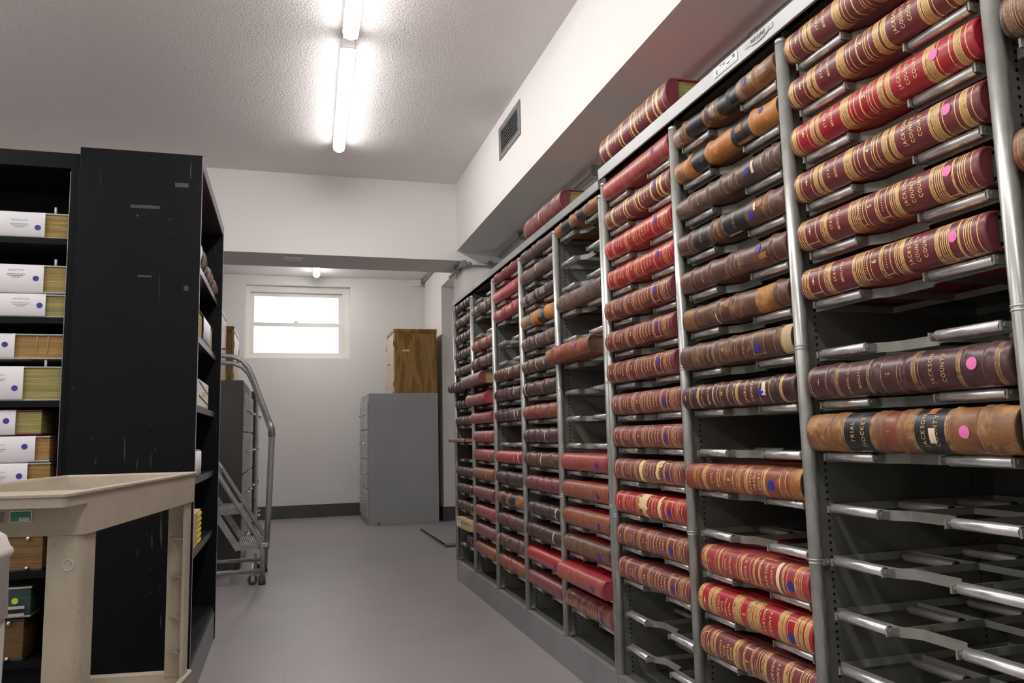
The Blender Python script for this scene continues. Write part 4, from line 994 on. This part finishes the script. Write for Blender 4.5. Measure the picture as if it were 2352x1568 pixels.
BIND = 'post binders in the black bookcase'
def binder(label, xr, z0, z1, band=None, dot=None, pages='pages', cov='binder_metal', post=(), text=True, w=.43, d=.36, yf=3.062, strings=(), dotc='blue', rotz=0, origin=None, knobs=False):
    """binder lying flat, its long edge towards -y; xr = its end face"""
    xc = xr - w/2
    t = thing('post_binder', label, 'binder', (xc, yf, z0), BIND)
    cm = M[cov]
    build('page_block', MB().box(xr-w+.005, xr-.003, yf+.006, yf+d, z0+.0062, z1-.0062), M[pages], t, bevel=.001)
    for a, b in ((z0, z0+.006), (z1-.006, z1)):
        c = MB().box(xr-w, xr, yf+.001, yf+d+.006, a, b)
        build('cover', c, cm, t, bevel=.0015)
    for px in post:
        p = MB().tube([(px, yf+.012, z1), (px, yf+.012, z1+.0245)], .0044, 12)
        build('screw_post', p, M['nickel'], t)
    if knobs:
        for zz in (z0+.011, z1-.011):
            k = MB().tube([(xr-.045+.008*math.cos(PI-PI*j/8), yf-.004, zz) for j in range(9)], [max(.0004, .008*math.sin(PI*j/8)) for j in range(9)], 12)
            build('binding_post', k, M['chrome'], t)
    for px in strings:
        build('cord', MB().tube([(px, yf+.0035, z0+.02), (px+.003, yf+.0035, z1-.008)], .0012, 6), M['tan'], t)
    if band:
        x0, x1 = band; g = .0012
        bm = MB()
        prof = [(yf+.20, z1+g), (yf+.012, z1+g), (yf+.002, z1+g*.4), (yf-.004, z1-.006), (yf-.005, (z0+z1)/2), (yf-.004, z0+.008), (yf+.001, z0+.0005), (yf+.012, z0+g*.2)]
        rows = [[(x, y, z) for y, z in prof] for x in (x0, x1)]
        bm.grid(rows[::-1], 0, True)
        bo = build('paper_band', bm, M['paper'], t)
        if dot:
            dm = MB(); dx, dz = dot
            dm.poly([(dx+.0098*math.cos(2*PI*k/24), yf-.0062, dz+.0098*math.sin(2*PI*k/24)) for k in range(24)])
            build('dot_sticker', dm, M['dot_'+dotc], bo)
        if text:
            tm = MB(); cx, cz = text
            for vs, fs in text2d('CIRCUIT CIVIL', .0048, .16)[0]:
                b = len(tm.v); tm.v += [(cx+u, yf-.0060, cz+v) for u, v in vs]
                for q in fs: tm.face([b+i for i in q])
            rr = random.Random(int(cx*1e4))
            for k, wd in enumerate((.058, .046, .026)):
                x = cx-wd/2; zc = cz-.0145-k*.0058
                while x < cx+wd/2:
                    l = rr.uniform(.003, .008); tm.quad((x, yf-.0060, zc-.0009), (min(x+l, cx+wd/2), yf-.0060, zc-.0009), (min(x+l, cx+wd/2), yf-.0060, zc+.0011), (x, yf-.0060, zc+.0011)); x += l+.0016
            build('printed_text', tm, M['ink'], bo)
    elif dot:
        dm = MB(); dx, dz = dot
        dm.poly([(dx+.0105*math.cos(2*PI*k/24), yf-.0015, dz+.0105*math.sin(2*PI*k/24)) for k in range(24)])
        build('dot_sticker', dm, M['dot_'+dotc], t)
    return t
binder('white banded post binder alone on the topmost visible board', -.766, 1.6545, 1.749, (-.988,-.842), (-.864,1.693), 'pages', post=(-.814,-.998), text=(-.922,1.718))
binder('white banded binder upper of two on the second board', -.756, 1.456, 1.558, (-.994,-.838), (-.862,1.508), 'pages', post=(-.806,-.992), text=(-.924,1.537))
binder('white banded binder under another, resting on the second board', -.756, 1.3695, 1.4535, (-.984,-.828), (-.846,1.412), 'pages_olive', post=(), text=(-.905,1.434))
binder('binder with tan page edge and two hanging cords', -.756, 1.222, 1.311, (-1.03,-.917), (-.947,1.272), 'pages_ochre', strings=(-.853,-.818), text=(-1.02,1.287))
binder('thick binder with green tinted page edge, white band', -.760, 1.0755, 1.196, (-1.05,-.885), (-.910,1.120), 'pages_olive', post=(-.822,), text=(-.968,1.166))
binder('red covered binder with short white band and yellow pages', -.822, .958, 1.045, (-1.06,-.902), (-.930,1.007), 'pages_olive', cov='binder_red', post=(), text=None)
binder('white banded binder below the red one', -.793, .864, .9535, (-1.02,-.838), (-.870,.918), 'pages_ochre', text=(-.955,.925))
binder('white banded binder half hidden behind the cart tray', -.788, .7735, .8615, (-1.02,-.858), (-.882,.818), 'pages_ochre', post=(), text=(-.948,.832))
binder('brown paged binder seen under the cart, no band', -.800, .4975, .618, None, None, 'pages_shaded', cov='binder_dark', knobs=True)
binder('dark binder with yellow dot and bright metal edges, under the cart', -.828, .346, .446, None, (-.876,.402), 'pages_green', cov='binder_metal', dotc='lime', knobs=False)
build('clasp_rail', MB().box(-1.2, -.845, 3.055, 3.061, .352, .362).box(-1.2, -.845, 3.055, 3.061, .376, .386), M['chrome'], [o for o in bpy.data.objects if o.get('label', '').startswith('dark binder with yellow')][0])
binder('dusky binder with chrome posts on the lowest board', -.845, .2055, .342, None, None, 'pages_shaded', cov='binder_dark', knobs=True)

# things on the bookcase that faces the aisle
def flip_ledger(label, yc, z, **k):
    return ledger(label, -.335, yc, z, rot=PI, group=None, **k)
flip_ledger('brown ledger with silvery worn spine, highest board of the end bookcase', 3.745, BA[0]+.0005, L=.46, T=.074, D=.34, lea='brown', far=True, soft=True, decor=oldbands((.2,.4,.6,.8)), lump=.003, tapes=[(.1,.22,-.9,.9,'plastic_wrap',.02),(.5,.62,-.9,.9,'plastic_wrap',.02)])
flip_ledger('brown ledger with white taped spine next to the end panel', 3.265, BA[0]+.0005, L=.40, T=.10, D=.34, lea='dark', far=True, soft=True, decor=oldbands((.2,.5,.8)), lump=.003, tapes=[(.02,.12,-.9,.9,'plastic_wrap',.02),(.3,.45,-.9,.9,'white',.02)])
def side_binder(label, y0, y1, z, h, band, pages, cat='binder', d=.33, xf=-.341):
    t = thing('post_binder', label, cat, ((xf-d/2), (y0+y1)/2, z))
    build('page_block', MB().box(xf-d, xf-.004, y0+.004, y1-.004, z+.005, z+h-.005), M[pages], t)
    for a, b in ((z, z+.005), (z+h-.005, z+h)): build('cover', MB().box(xf-d-.003, xf, y0, y1, a, b), M['binder_dark'], t, bevel=.001)
    if band:
        bm = MB(); x = xf
        prof = [(x-.2, z+h+.001), (x-.006, z+h+.001), (x+.003, z+h-.006), (x+.004, z+h/2), (x+.003, z+.008), (x-.004, z+.0005)]
        bm.grid([[(px, band[0], pz) for px, pz in prof], [(px, band[1], pz) for px, pz in prof]], 0, True)
        build('paper_band', bm, M['paper'], t)
    return t
side_binder('yellow paged binder with white band in the aisle side bookcase', 3.12, 3.86, BA[1]+.0005, .105, (3.40,3.70), 'pages', d=.33)
bxo = thing('archive_box', 'white box with dark red stripes and yellow label, aisle side bookcase', 'box', (-.5, 3.53, BA[2]))
bo = build('box_body', MB().box(-.62, -.342, 3.32, 3.715, BA[2]+.0005, BA[2]+.108), M['white'], bxo, bevel=.003)
M['maroonprint'] = plain('dark_red_print', (.16,.012,.018), .5)
st = MB()
for a in (0, .055): st.quad((-.3412, 3.33, BA[2]+.048+a), (-.3412, 3.33, BA[2]+.040+a), (-.3412, 3.70, BA[2]+.016+a*.85), (-.3412, 3.70, BA[2]+.023+a*.85))
build('stripe', st, M['maroonprint'], bo)
build('yellow_label', MB().box(-.3420, -.3410, 3.46, 3.60, BA[2]+.050, BA[2]+.066).box(-.3420, -.3410, 3.62, 3.70, BA[2]+.006, BA[2]+.018), M['dot_lime'], bo)
build('end_label', MB().box(-.60, -.36, 3.3185, 3.3198, BA[2]+.01, BA[2]+.075), M['pages'], bo)
side_binder('white wrapped binder near the cart corner, aisle side bookcase', 3.06, 3.44, BA[3]+.0005, .105, (3.062,3.438), 'pages_olive')
tb = thing('archive_box', 'tan box with yellow edge tabs, low board of the aisle side bookcase', 'box', (-.5, 3.41, BA[4]))
b5 = build('box_body', MB().box(-.60, -.345, 3.27, 3.55, BA[4]+.0005, BA[4]+.140), M['tan'], tb, bevel=.003)
ty = MB()
for k in range(6): ty.box(-.346, -.341, 3.44, 3.545, BA[4]+.012+.021*k, BA[4]+.024+.021*k)
build('edge_tab', ty, M['dot_yellow'], b5)

# ------------------------------------------------------------------ utility cart
def rrect(x0, x1, y0, y1, r, z, n=5):
    p = []
    for cx, cy, a0 in ((x1-r, y0+r, -PI/2), (x1-r, y1-r, 0), (x0+r, y1-r, PI/2), (x0+r, y0+r, PI)):
        for k in range(n+1):
            a = a0+PI/2*k/n; p.append((cx+r*math.cos(a), cy+r*math.sin(a), z))
    return p
ct = thing('utility_cart', 'beige plastic utility cart with green asset sticker on its top tray', 'cart', (-.405, 1.68, 0), None, math.radians(-8.2))
cw, cl_ = .38, .95
O0 = (0,0,0)
def tray(name, zr, zb, y0b, lip):
    fl = .007   # thin flange all round
    y0 = .116 if lip else .014
    mb = MB().loft([rrect(-cw-.004, .004, -.004, cl_+.004, .018, zr-.002), rrect(-cw-.002, .002, -.002, cl_+.002, .017, zr),
             rrect(-cw+.014, -.010, y0-.004, cl_-.012, .015, zr), rrect(-cw+.017, -.013, y0, cl_-.016, .014, zr-.005),
             rrect(-cw+.030, -.024, y0+.018 if lip else .032, cl_-.03, .012, zb+.012)], 0, True, False, True)
    lz = zr-.027 if lip else zr-fl-.001
    mb.loft([rrect(-cw-.004, .004, -.004, cl_+.004, .018, zr-.002), rrect(-cw-.004, .004, -.004, cl_+.004, .018, zr-fl), rrect(-cw, 0, 0, cl_, .014, zr-fl-.001),
             rrect(-cw, 0, 0, cl_, .014, lz), rrect(-cw, 0, y0b, cl_, .014, lz-.001), rrect(-cw+.004, -.001, y0b+.005, cl_-.003, .020, zb)], 0, True, False, True)
    return build(name, mb, M['beige'], ct, O0, bevel=.002)
tt = tray('top_tray', .829, .739, .100, True)
bt = tray('bottom_tray', .240, .150, .012, False)
def corner_post(sx, sy):
    mb = MB(); a = .068; t = .010
    cx = -.006 if sx > 0 else -cw+.012; cy = .108 if sy < 0 else cl_-.010
    r = .022
    def prof():
        o = []; i = []
        for k in range(7):
            q = PI/2*k/6; o.append((a if False else 0, 0))
        out = [(-a, 0)] + [(-r+r*math.sin(PI/2*k/6), -(-r+r*math.cos(PI/2*k/6)) - 0) if False else (-r+r*math.sin(PI/2*k/6), r-r*math.cos(PI/2*k/6)) for k in range(7)] + [(0, a)]
        inn = [(-t, a)] + [(-r+(r-t)*math.sin(PI/2*k/6), r-(r-t)*math.cos(PI/2*k/6)) for k in range(6, -1, -1)] + [(-a, t)]
        return out+inn
    pr = [(cx+(u if sx > 0 else -u), cy+(v if sy < 0 else -v)) for u, v in prof()]
    if (sx > 0) != (sy < 0): pr = pr[::-1]
    top = .7395; mb.loft([[(u, v, .225) for u, v in pr], [(u, v, top) for u, v in pr]])
    o = build('corner_post', mb, M['beige'], ct, O0, bevel=.0015)
    for z in (.30, .40, .52, .63):
        rb = MB()
        q = [(-t, t), (-t, a-.006), (-a+.006, t)]
        pts = [(cx+(u if sx > 0 else -u), cy+(v if sy < 0 else -v)) for u, v in q]
        if (sx > 0) == (sy < 0): pts = pts[::-1]
        rb.loft([[(u, v, z) for u, v in pts], [(u, v, z+.005) for u, v in pts]])
        build('rib', rb, M['beige'], o, O0)
    if sx > 0 and sy < 0:
        for z in (.68, .305):
            kr = MB(); n = 20; loops = []
            for k in range(n+1):
                aa = 2*PI*k/n; loops.append((cx-.026+.0105*math.cos(aa), cy-.0004, z+.0105*math.sin(aa)))
            kr.tube(loops, .0009, 6)
            build('moulded_ring', kr, M['cream'], o, O0)
for sx in (1, -1):
    for sy in (-1, 1): corner_post(sx, sy)
for x in (-.07, -cw+.07):
    for y in (.12, cl_-.10):
        k = build('caster', MB().box(x-.018, x+.018, y-.012, y+.03, .085, .124).box(x-.018, x-.014, y-.012, y+.03, .04, .085).box(x+.014, x+.018, y-.012, y+.03, .04, .085), M['steel'], ct, O0)
        build('wheel', MB().tube([(x-.012, y+.012, .05), (x+.012, y+.012, .05)], .05, 20), M['rubber'], k, O0, bevel=.003)
# asset sticker on the front face of the tray
sy = .0995; sx0 = -.142; sz0 = .7690
sk = MB().box(sx0, sx0+.041, sy-.0012, sy+.003, sz0, sz0+.0225, 0).box(sx0+.0015, sx0+.0395, sy-.0016, sy-.0012, sz0+.0015, sz0+.0210, 1).box(sx0+.018, sx0+.037, sy-.0020, sy-.0016, sz0+.0025, sz0+.0085, 0)
for vs, fs in text2d('30750', .0036, .14)[0]:
    b = len(sk.v); sk.v += [(sx0+.0275+u, sy-.0022, sz0+.0056+v) for u, v in vs]
    for q in fs: sk.face([b+i for i in q], 2)
rr = random.Random(3)
M['green_print'] = plain('dark_green_print', (.004,.10,.045), .5)
for k in range(2):
    x = sx0+.003
    while x < sx0+.036:
        l = rr.uniform(.002, .005); zc = sz0+.0188-k*.0045
        sk.quad((x, sy-.0018, zc-.0009), (x+l, sy-.0018, zc-.0009), (x+l, sy-.0018, zc+.0009), (x, sy-.0018, zc+.0009), 3); x += l+.0010
build('asset_sticker', sk, [M['white'], M['green_label'], M['ink'], M['green_print']], tt, O0)
pm_ = MB()
for k in range(3):
    for j in range(4): pm_.quad((-.164+.004*k, sy-.0004, .770+.0052*j), (-.1612+.004*k, sy-.0004, .770+.0052*j), (-.1612+.004*k, sy-.0004, .7735+.0052*j), (-.164+.004*k, sy-.0004, .7735+.0052*j))
build('moulded_print', pm_, M['ink'], tt, O0)

# cream plastic bin in the near corner
bn = thing('plastic_bin', 'cream plastic bin with ridged lid at the lower corner by the cart', 'bin', (-.58, 1.03, 0))
x0, x1, y0, y1 = -.80, -.342, .78, 1.20
build('bin_body', MB().loft([rrect(x0+.006, x1-.006, y0+.006, y1-.006, .03, 0), rrect(x0+.003, x1-.003, y0+.003, y1-.003, .03, .700)], 0), M['cream'], bn, bevel=.003)
build('lid', MB().loft([rrect(x0+.001, x1-.001, y0+.001, y1-.001, .03, .702), rrect(x0+.002, x1-.002, y0+.002, y1-.002, .03, .778), rrect(x0-.001, x1+.001, y0-.001, y1+.001, .032, .780), rrect(x0-.002, x1+.002, y0-.002, y1+.002, .033, .785), rrect(x0-.001, x1+.001, y0-.001, y1+.001, .032, .789), rrect(x0+.002, x1-.002, y0+.002, y1-.002, .03, .792), rrect(x0+.006, x1-.006, y0+.006, y1-.006, .03, .806), rrect(x0+.016, x1-.016, y0+.016, y1-.016, .025, .814), rrect(x0+.04, x1-.04, y0+.04, y1-.04, .02, .816)], 0, smooth=True), M['cream'], bn)

# ------------------------------------------------------------------ far room: cabinets
def filing_cabinet(label, side, xf, xb, y0, y1, h, body, draw, group, nd=4):
    """side: +1 drawers face +x, -1 drawers face -x"""
    t = thing('filing_cabinet', label, 'filing cabinet', ((xf+xb)/2, (y0+y1)/2, 0), group)
    lo, hi = min(xf, xb), max(xf, xb)
    build('cabinet_body', MB().box(lo, hi, y0, y1, 0.0, h), M[body], t, bevel=.004)
    dh = (h-.14)/nd
    for k in range(nd):
        z0 = .07+k*dh; z1 = z0+dh-.012
        a, b = (xf, xf+.016*side); lo2, hi2 = min(a, b), max(a, b)
        d = build('drawer', MB().box(lo2, hi2, y0+.022, y1-.022, z0, z1), M[draw], t, bevel=.003)
        ym = (y0+y1)/2; xx = xf+.016*side
        zz = z0+dh*.50
        build('handle', MB().tube([(xx, ym-.055, zz), (xx+.028*side, ym-.055, zz+.004), (xx+.030*side, ym, zz+.004), (xx+.028*side, ym+.055, zz+.004), (xx, ym+.055, zz)], .006, 8), M['chrome'], d)
        zl = z0+dh*.74
        build('label_holder', MB().box(min(xx, xx+.004*side), max(xx, xx+.004*side), ym-.04, ym+.04, zl-.022, zl+.022), M['steel'], d)
        build('latch', MB().box(min(xx, xx+.022*side), max(xx, xx+.022*side), ym+.085, ym+.105, zz-.006, zz+.010), M['brass'], d)
    return t
FG = 'filing cabinets in the far room'
filing_cabinet('large pale grey filing cabinet showing its plain side, under the oak cupboard', -1, .838, 1.595, 8.470, 8.918, 1.40, 'greycab', 'greydrawer', FG)
filing_cabinet('pale grey filing cabinet behind the large one, only drawer fronts showing', -1, .838, 1.595, 8.925, 9.375, 1.40, 'greycab', 'greydrawer', FG)
rs = [o for o in bpy.data.objects if o.get('label', '').startswith('large pale grey')][0]
bd_ = [c for c in rs.children if c.name.startswith('cabinet_body')][0]
build('rust_stain', MB().poly([(.948+.014*math.cos(2*PI*k/14)*(1+.3*math.sin(k*2.3)), 8.4693, .018+.017*math.sin(2*PI*k/14)) for k in range(14)]), M['rust'], bd_, bevel=0)
filing_cabinet('dark olive filing cabinet showing its whole side behind the rolling ladder', 1, -.318, -.93, 6.08, 6.53, 1.369, 'olive', 'olivedrawer', FG)
filing_cabinet('dark olive filing cabinet, second in the row behind the ladder', 1, -.318, -.93, 6.54, 6.99, 1.369, 'olive', 'olivedrawer', FG)
filing_cabinet('grey filing cabinet in the middle of the row behind the ladder', 1, -.318, -.93, 7.05, 7.51, 1.372, 'greycab', 'greydrawer', FG)
filing_cabinet('dark olive filing cabinet standing proud of the grey one', 1, -.285, -.93, 7.56, 8.02, 1.375, 'olive', 'olivedrawer', FG)
filing_cabinet('tan filing cabinet last in the row, nearest the window', 1, -.30, -.93, 8.06, 8.52, 1.372, 'tancab', 'tancab', FG)

def cupboard(label, side, xf, xb, y0, y1, z0, h, dm, name='oak_cupboard', ov=.016):
    t = thing(name, label, 'cupboard', ((xf+xb)/2, (y0+y1)/2, z0), 'oak cupboards on the filing cabinets')
    lo, hi = min(xf, xb), max(xf, xb)
    build('carcass', MB().box(lo, hi, y0, y1, z0, z0+h-.045), M['oak'], t, bevel=.003)
    build('cornice', MB().loft([rrect(lo-.002, hi+.002, y0-.002, y1+.002, .003, z0+h-.045, 1), rrect(lo-ov, hi+.004, y0-ov*.4, y1+ov*.4, .003, z0+h-.030, 1), rrect(lo-ov*1.2, hi+.005, y0-ov*.5, y1+ov*.5, .003, z0+h-.004, 1), rrect(lo-ov, hi+.003, y0-ov*.3, y1+ov*.3, .003, z0+h, 1)]) if side < 0 else
          MB().loft([rrect(lo-.002, hi+.002, y0-.002, y1+.002, .003, z0+h-.045, 1), rrect(lo-.004, hi+ov, y0-ov*.4, y1+ov*.4, .003, z0+h-.030, 1), rrect(lo-.005, hi+ov*1.2, y0-ov*.5, y1+ov*.5, .003, z0+h-.004, 1), rrect(lo-.003, hi+ov, y0-ov*.3, y1+ov*.3, .003, z0+h, 1)]), M['oak'], t, bevel=.002)
    a, b = xf, xf+.018*side
    d = build('door', MB().box(min(a, b), max(a, b), y0+.004, y1-.004, z0+.012, z0+h-.05), M[dm], t, bevel=.002)
    xx = xf+.018*side; ym = (y0+y1)/2
    build('knob', MB().tube([(xx, ym+.02, z0+h*.48), (xx+.018*side, ym+.02, z0+h*.48), (xx+.024*side, ym+.02, z0+h*.48)], [.006, .006, .012], 10), M['brass'], d)
    for zz in (z0+.10, z0+h-.16):
        for yy in (y0+.001, y1-.001):
            build('hinge', MB().box(min(xx-.006*side, xx+.005*side), max(xx-.006*side, xx+.005*side), yy-.006, yy+.006, zz-.028, zz+.028), M['brass'], d)
    return t
oc = cupboard('golden oak cupboard standing on the large pale grey filing cabinet', -1, 1.130, 1.592, 8.495, 9.12, 1.4005, .712, 'oak_lit')
build('tape_scrap', MB().quad((1.205, 8.494, 1.862), (1.285, 8.494, 1.862), (1.283, 8.494, 1.883), (1.208, 8.494, 1.879)), M['cream_tape'], [c for c in oc.children if c.name.startswith('carcass')][0])
cupboard('oak cupboard with lit-toned door, half hidden by the black bookcase, on the dark cabinets', 1, -.525, -.90, 6.20, 6.95, 1.3695, .60, 'oak_lit')
cupboard('oak cupboard with brown side showing, behind the other on the dark cabinets', 1, -.470, -.90, 7.07, 7.75, 1.3755, .535, 'oak_lit')

# ------------------------------------------------------------------ rolling ladder
ld = thing('rolling_ladder', 'grey steel rolling step ladder with curved handrails beside the black bookcase', 'ladder', (-.45, 5.65, 0))
yn, yf_ = 5.40, 5.90
for y in (yn, yf_):
    build('stringer', MB().tube([(-.146,y,.045),(-.146,y,.225),(-.155,y,.262),(-.435,y,.722),(-.60,y,.99)], .0155, 12), M['steel'], ld)
    build('rubber_foot', MB().tube([(-.146,y,0),(-.146,y,.012),(-.146,y,.055)], [.024,.023,.018], 12), M['rubber'], ld)
    build('flat_stringer', MB().loft([[(x-.017, y-.012 if y == yn else y+.008, z-.010), (x+.017, y-.012 if y == yn else y+.008, z+.010), (x+.017, y-.008 if y == yn else y+.012, z+.010), (x-.017, y-.008 if y == yn else y+.012, z-.010)] for x, z in ((-.292,.228),(-.75,.965))]), M['steel'], ld)
    build('base_tube', MB().tube([(-.146,y,.088),(-1.05,y,.088)], .0135, 10), M['steel'], ld)
    xo = -.105 if y == yn else -.125
    build('handrail', MB().tube([(xo-.015,y,.225 if y == yn else .03),(xo+.002,y,.60),(xo+.012,y,.955),(xo+.008,y,1.0),(xo-.02,y,1.075),(xo-.115,y,1.33),(xo-.15,y,1.405),(xo-.195,y,1.452),(xo-.25,y,1.475),(xo-.33,y,1.482),(xo-.75,y,1.482),(xo-.80,y,1.46),(xo-.82,y,1.40),(xo-.82,y,.09)], .0155, 12), M['steelgrey'], ld)
    build('rail_sleeve', MB().tube([(xo+.012,y,.945),(xo+.008,y,1.0),(xo-.012,y,1.055)], .0175, 12), M['chip'], ld)
    build('rail_bracket', MB().box(-.150,xo-.004,y-.018,y+.018,.235,.262), M['steel'], ld, bevel=.002)
    cs = build('caster', MB().tube([(-.205,y,.135),(-.205,y,.088),(-.205,y,.062)], .010, 10).box(-.214,-.192,y-.014,y-.011,.022,.070).box(-.214,-.192,y+.011,y+.014,.022,.070).box(-.222,-.186,y-.014,y+.014,.066,.072), M['steel'], ld)
    build('wheel', MB().tube([(-.203,y-.010,.032),(-.203,y+.010,.032)], .032, 18), M['rubber'], cs, bevel=.002)
M['grating'] = plain('step_grating', (.40,.375,.345), .5, .4, var=.25, scale=60)
for k, (xa, xb_, z) in enumerate(((-.300,-.150,.255),(-.520,-.292,.487),(-.78,-.435,.738))):
    s = build('step', MB().box(xa, xb_, yn+.012, yn+.018, z-.036, z).box(xa, xb_, yf_-.018, yf_-.012, z-.036, z).box(xa, xa+.005, yn+.018, yf_-.018, z-.036, z).box(xb_-.005, xb_, yn+.018, yf_-.018, z-.036, z), M['steel'], ld)
    g = MB(); n = int((xb_-xa-.01)/.0135)
    for j in range(n):
        x = xa+.009+j*(xb_-xa-.016)/n; g.box(x, x+.006, yn+.018, yf_-.018, z-.012, z-.001)
    for j in range(6):
        y = yn+.05+j*.082; g.box(xa+.005, xb_-.005, y, y+.004, z-.016, z-.012)
    build('grating', g, M['grating'], s)

# folded mat on the floor by the shelving
fm = thing('rubber_mat', 'folded grey rubber mat lying on the floor by the recess', 'mat', (1.48, 7.1, 0))
xa, xb_ = 1.278, 1.66
pts = [(6.55,.012),(6.542,.018),(6.546,.027),(6.56,.031),(7.79,.024)]
mb = MB()
low = [(7.82,.001),(6.56,.001),(6.538,.006),(6.532,.018),(6.540,.032),(6.56,.036),(7.15,.030),(7.80,.027)]
inn = [(7.80,.022),(7.15,.025),(6.565,.030),(6.546,.027),(6.540,.018),(6.546,.010),(6.565,.007),(7.82,.006)]
mb.prism(low+inn, 'x', xa, xb_)
build('mat_sheet', mb, M['mat'], fm)
build('mat_fold_filler', MB().box(xa+.004, xb_-.004, 6.566, 7.80, .0072, .0215), M['matdark'], fm)  # dark block filling the gap between the folded layers

# ------------------------------------------------------------------ world, camera, output look
wd = bpy.data.worlds.new('world'); scene.world = wd; wd.use_nodes = True
wd.node_tree.nodes['Background'].inputs[0].default_value = (.8,.88,1,1); wd.node_tree.nodes['Background'].inputs[1].default_value = .25
cam = bpy.data.cameras.new('camera'); co = bpy.data.objects.new('camera', cam); C.objects.link(co)
cam.sensor_width = 36; cam.sensor_fit = 'HORIZONTAL'; cam.lens = 1780.26/2352*36; cam.clip_start = .02
yaw, pit, rol = .282965621, .119825363, -.022884165
f = Vector((math.sin(yaw)*math.cos(pit), math.cos(yaw)*math.cos(pit), math.sin(pit))); r = Vector((math.cos(yaw), -math.sin(yaw), 0)); u = r.cross(f)
r2 = r*math.cos(rol)+u*math.sin(rol); u2 = u*math.cos(rol)-r*math.sin(rol)
co.matrix_world = Matrix(((r2.x,u2.x,-f.x,0),(r2.y,u2.y,-f.y,0),(r2.z,u2.z,-f.z,.92),(0,0,0,1)))
scene.camera = co
scene.view_settings.view_transform = 'Standard'
scene.view_settings.look = 'None'
scene.view_settings.exposure = 0.15
scene.view_settings.gamma = 1.12
scene.cycles.use_denoising = True
scene.cycles.max_bounces = 6
scene.cycles.use_adaptive_sampling = True
scene.cycles.adaptive_threshold = .07
scene.cycles.adaptive_min_samples = 16
scene.cycles.glossy_bounces = 3
scene.cycles.diffuse_bounces = 4
scene.cycles.sample_clamp_indirect = 6
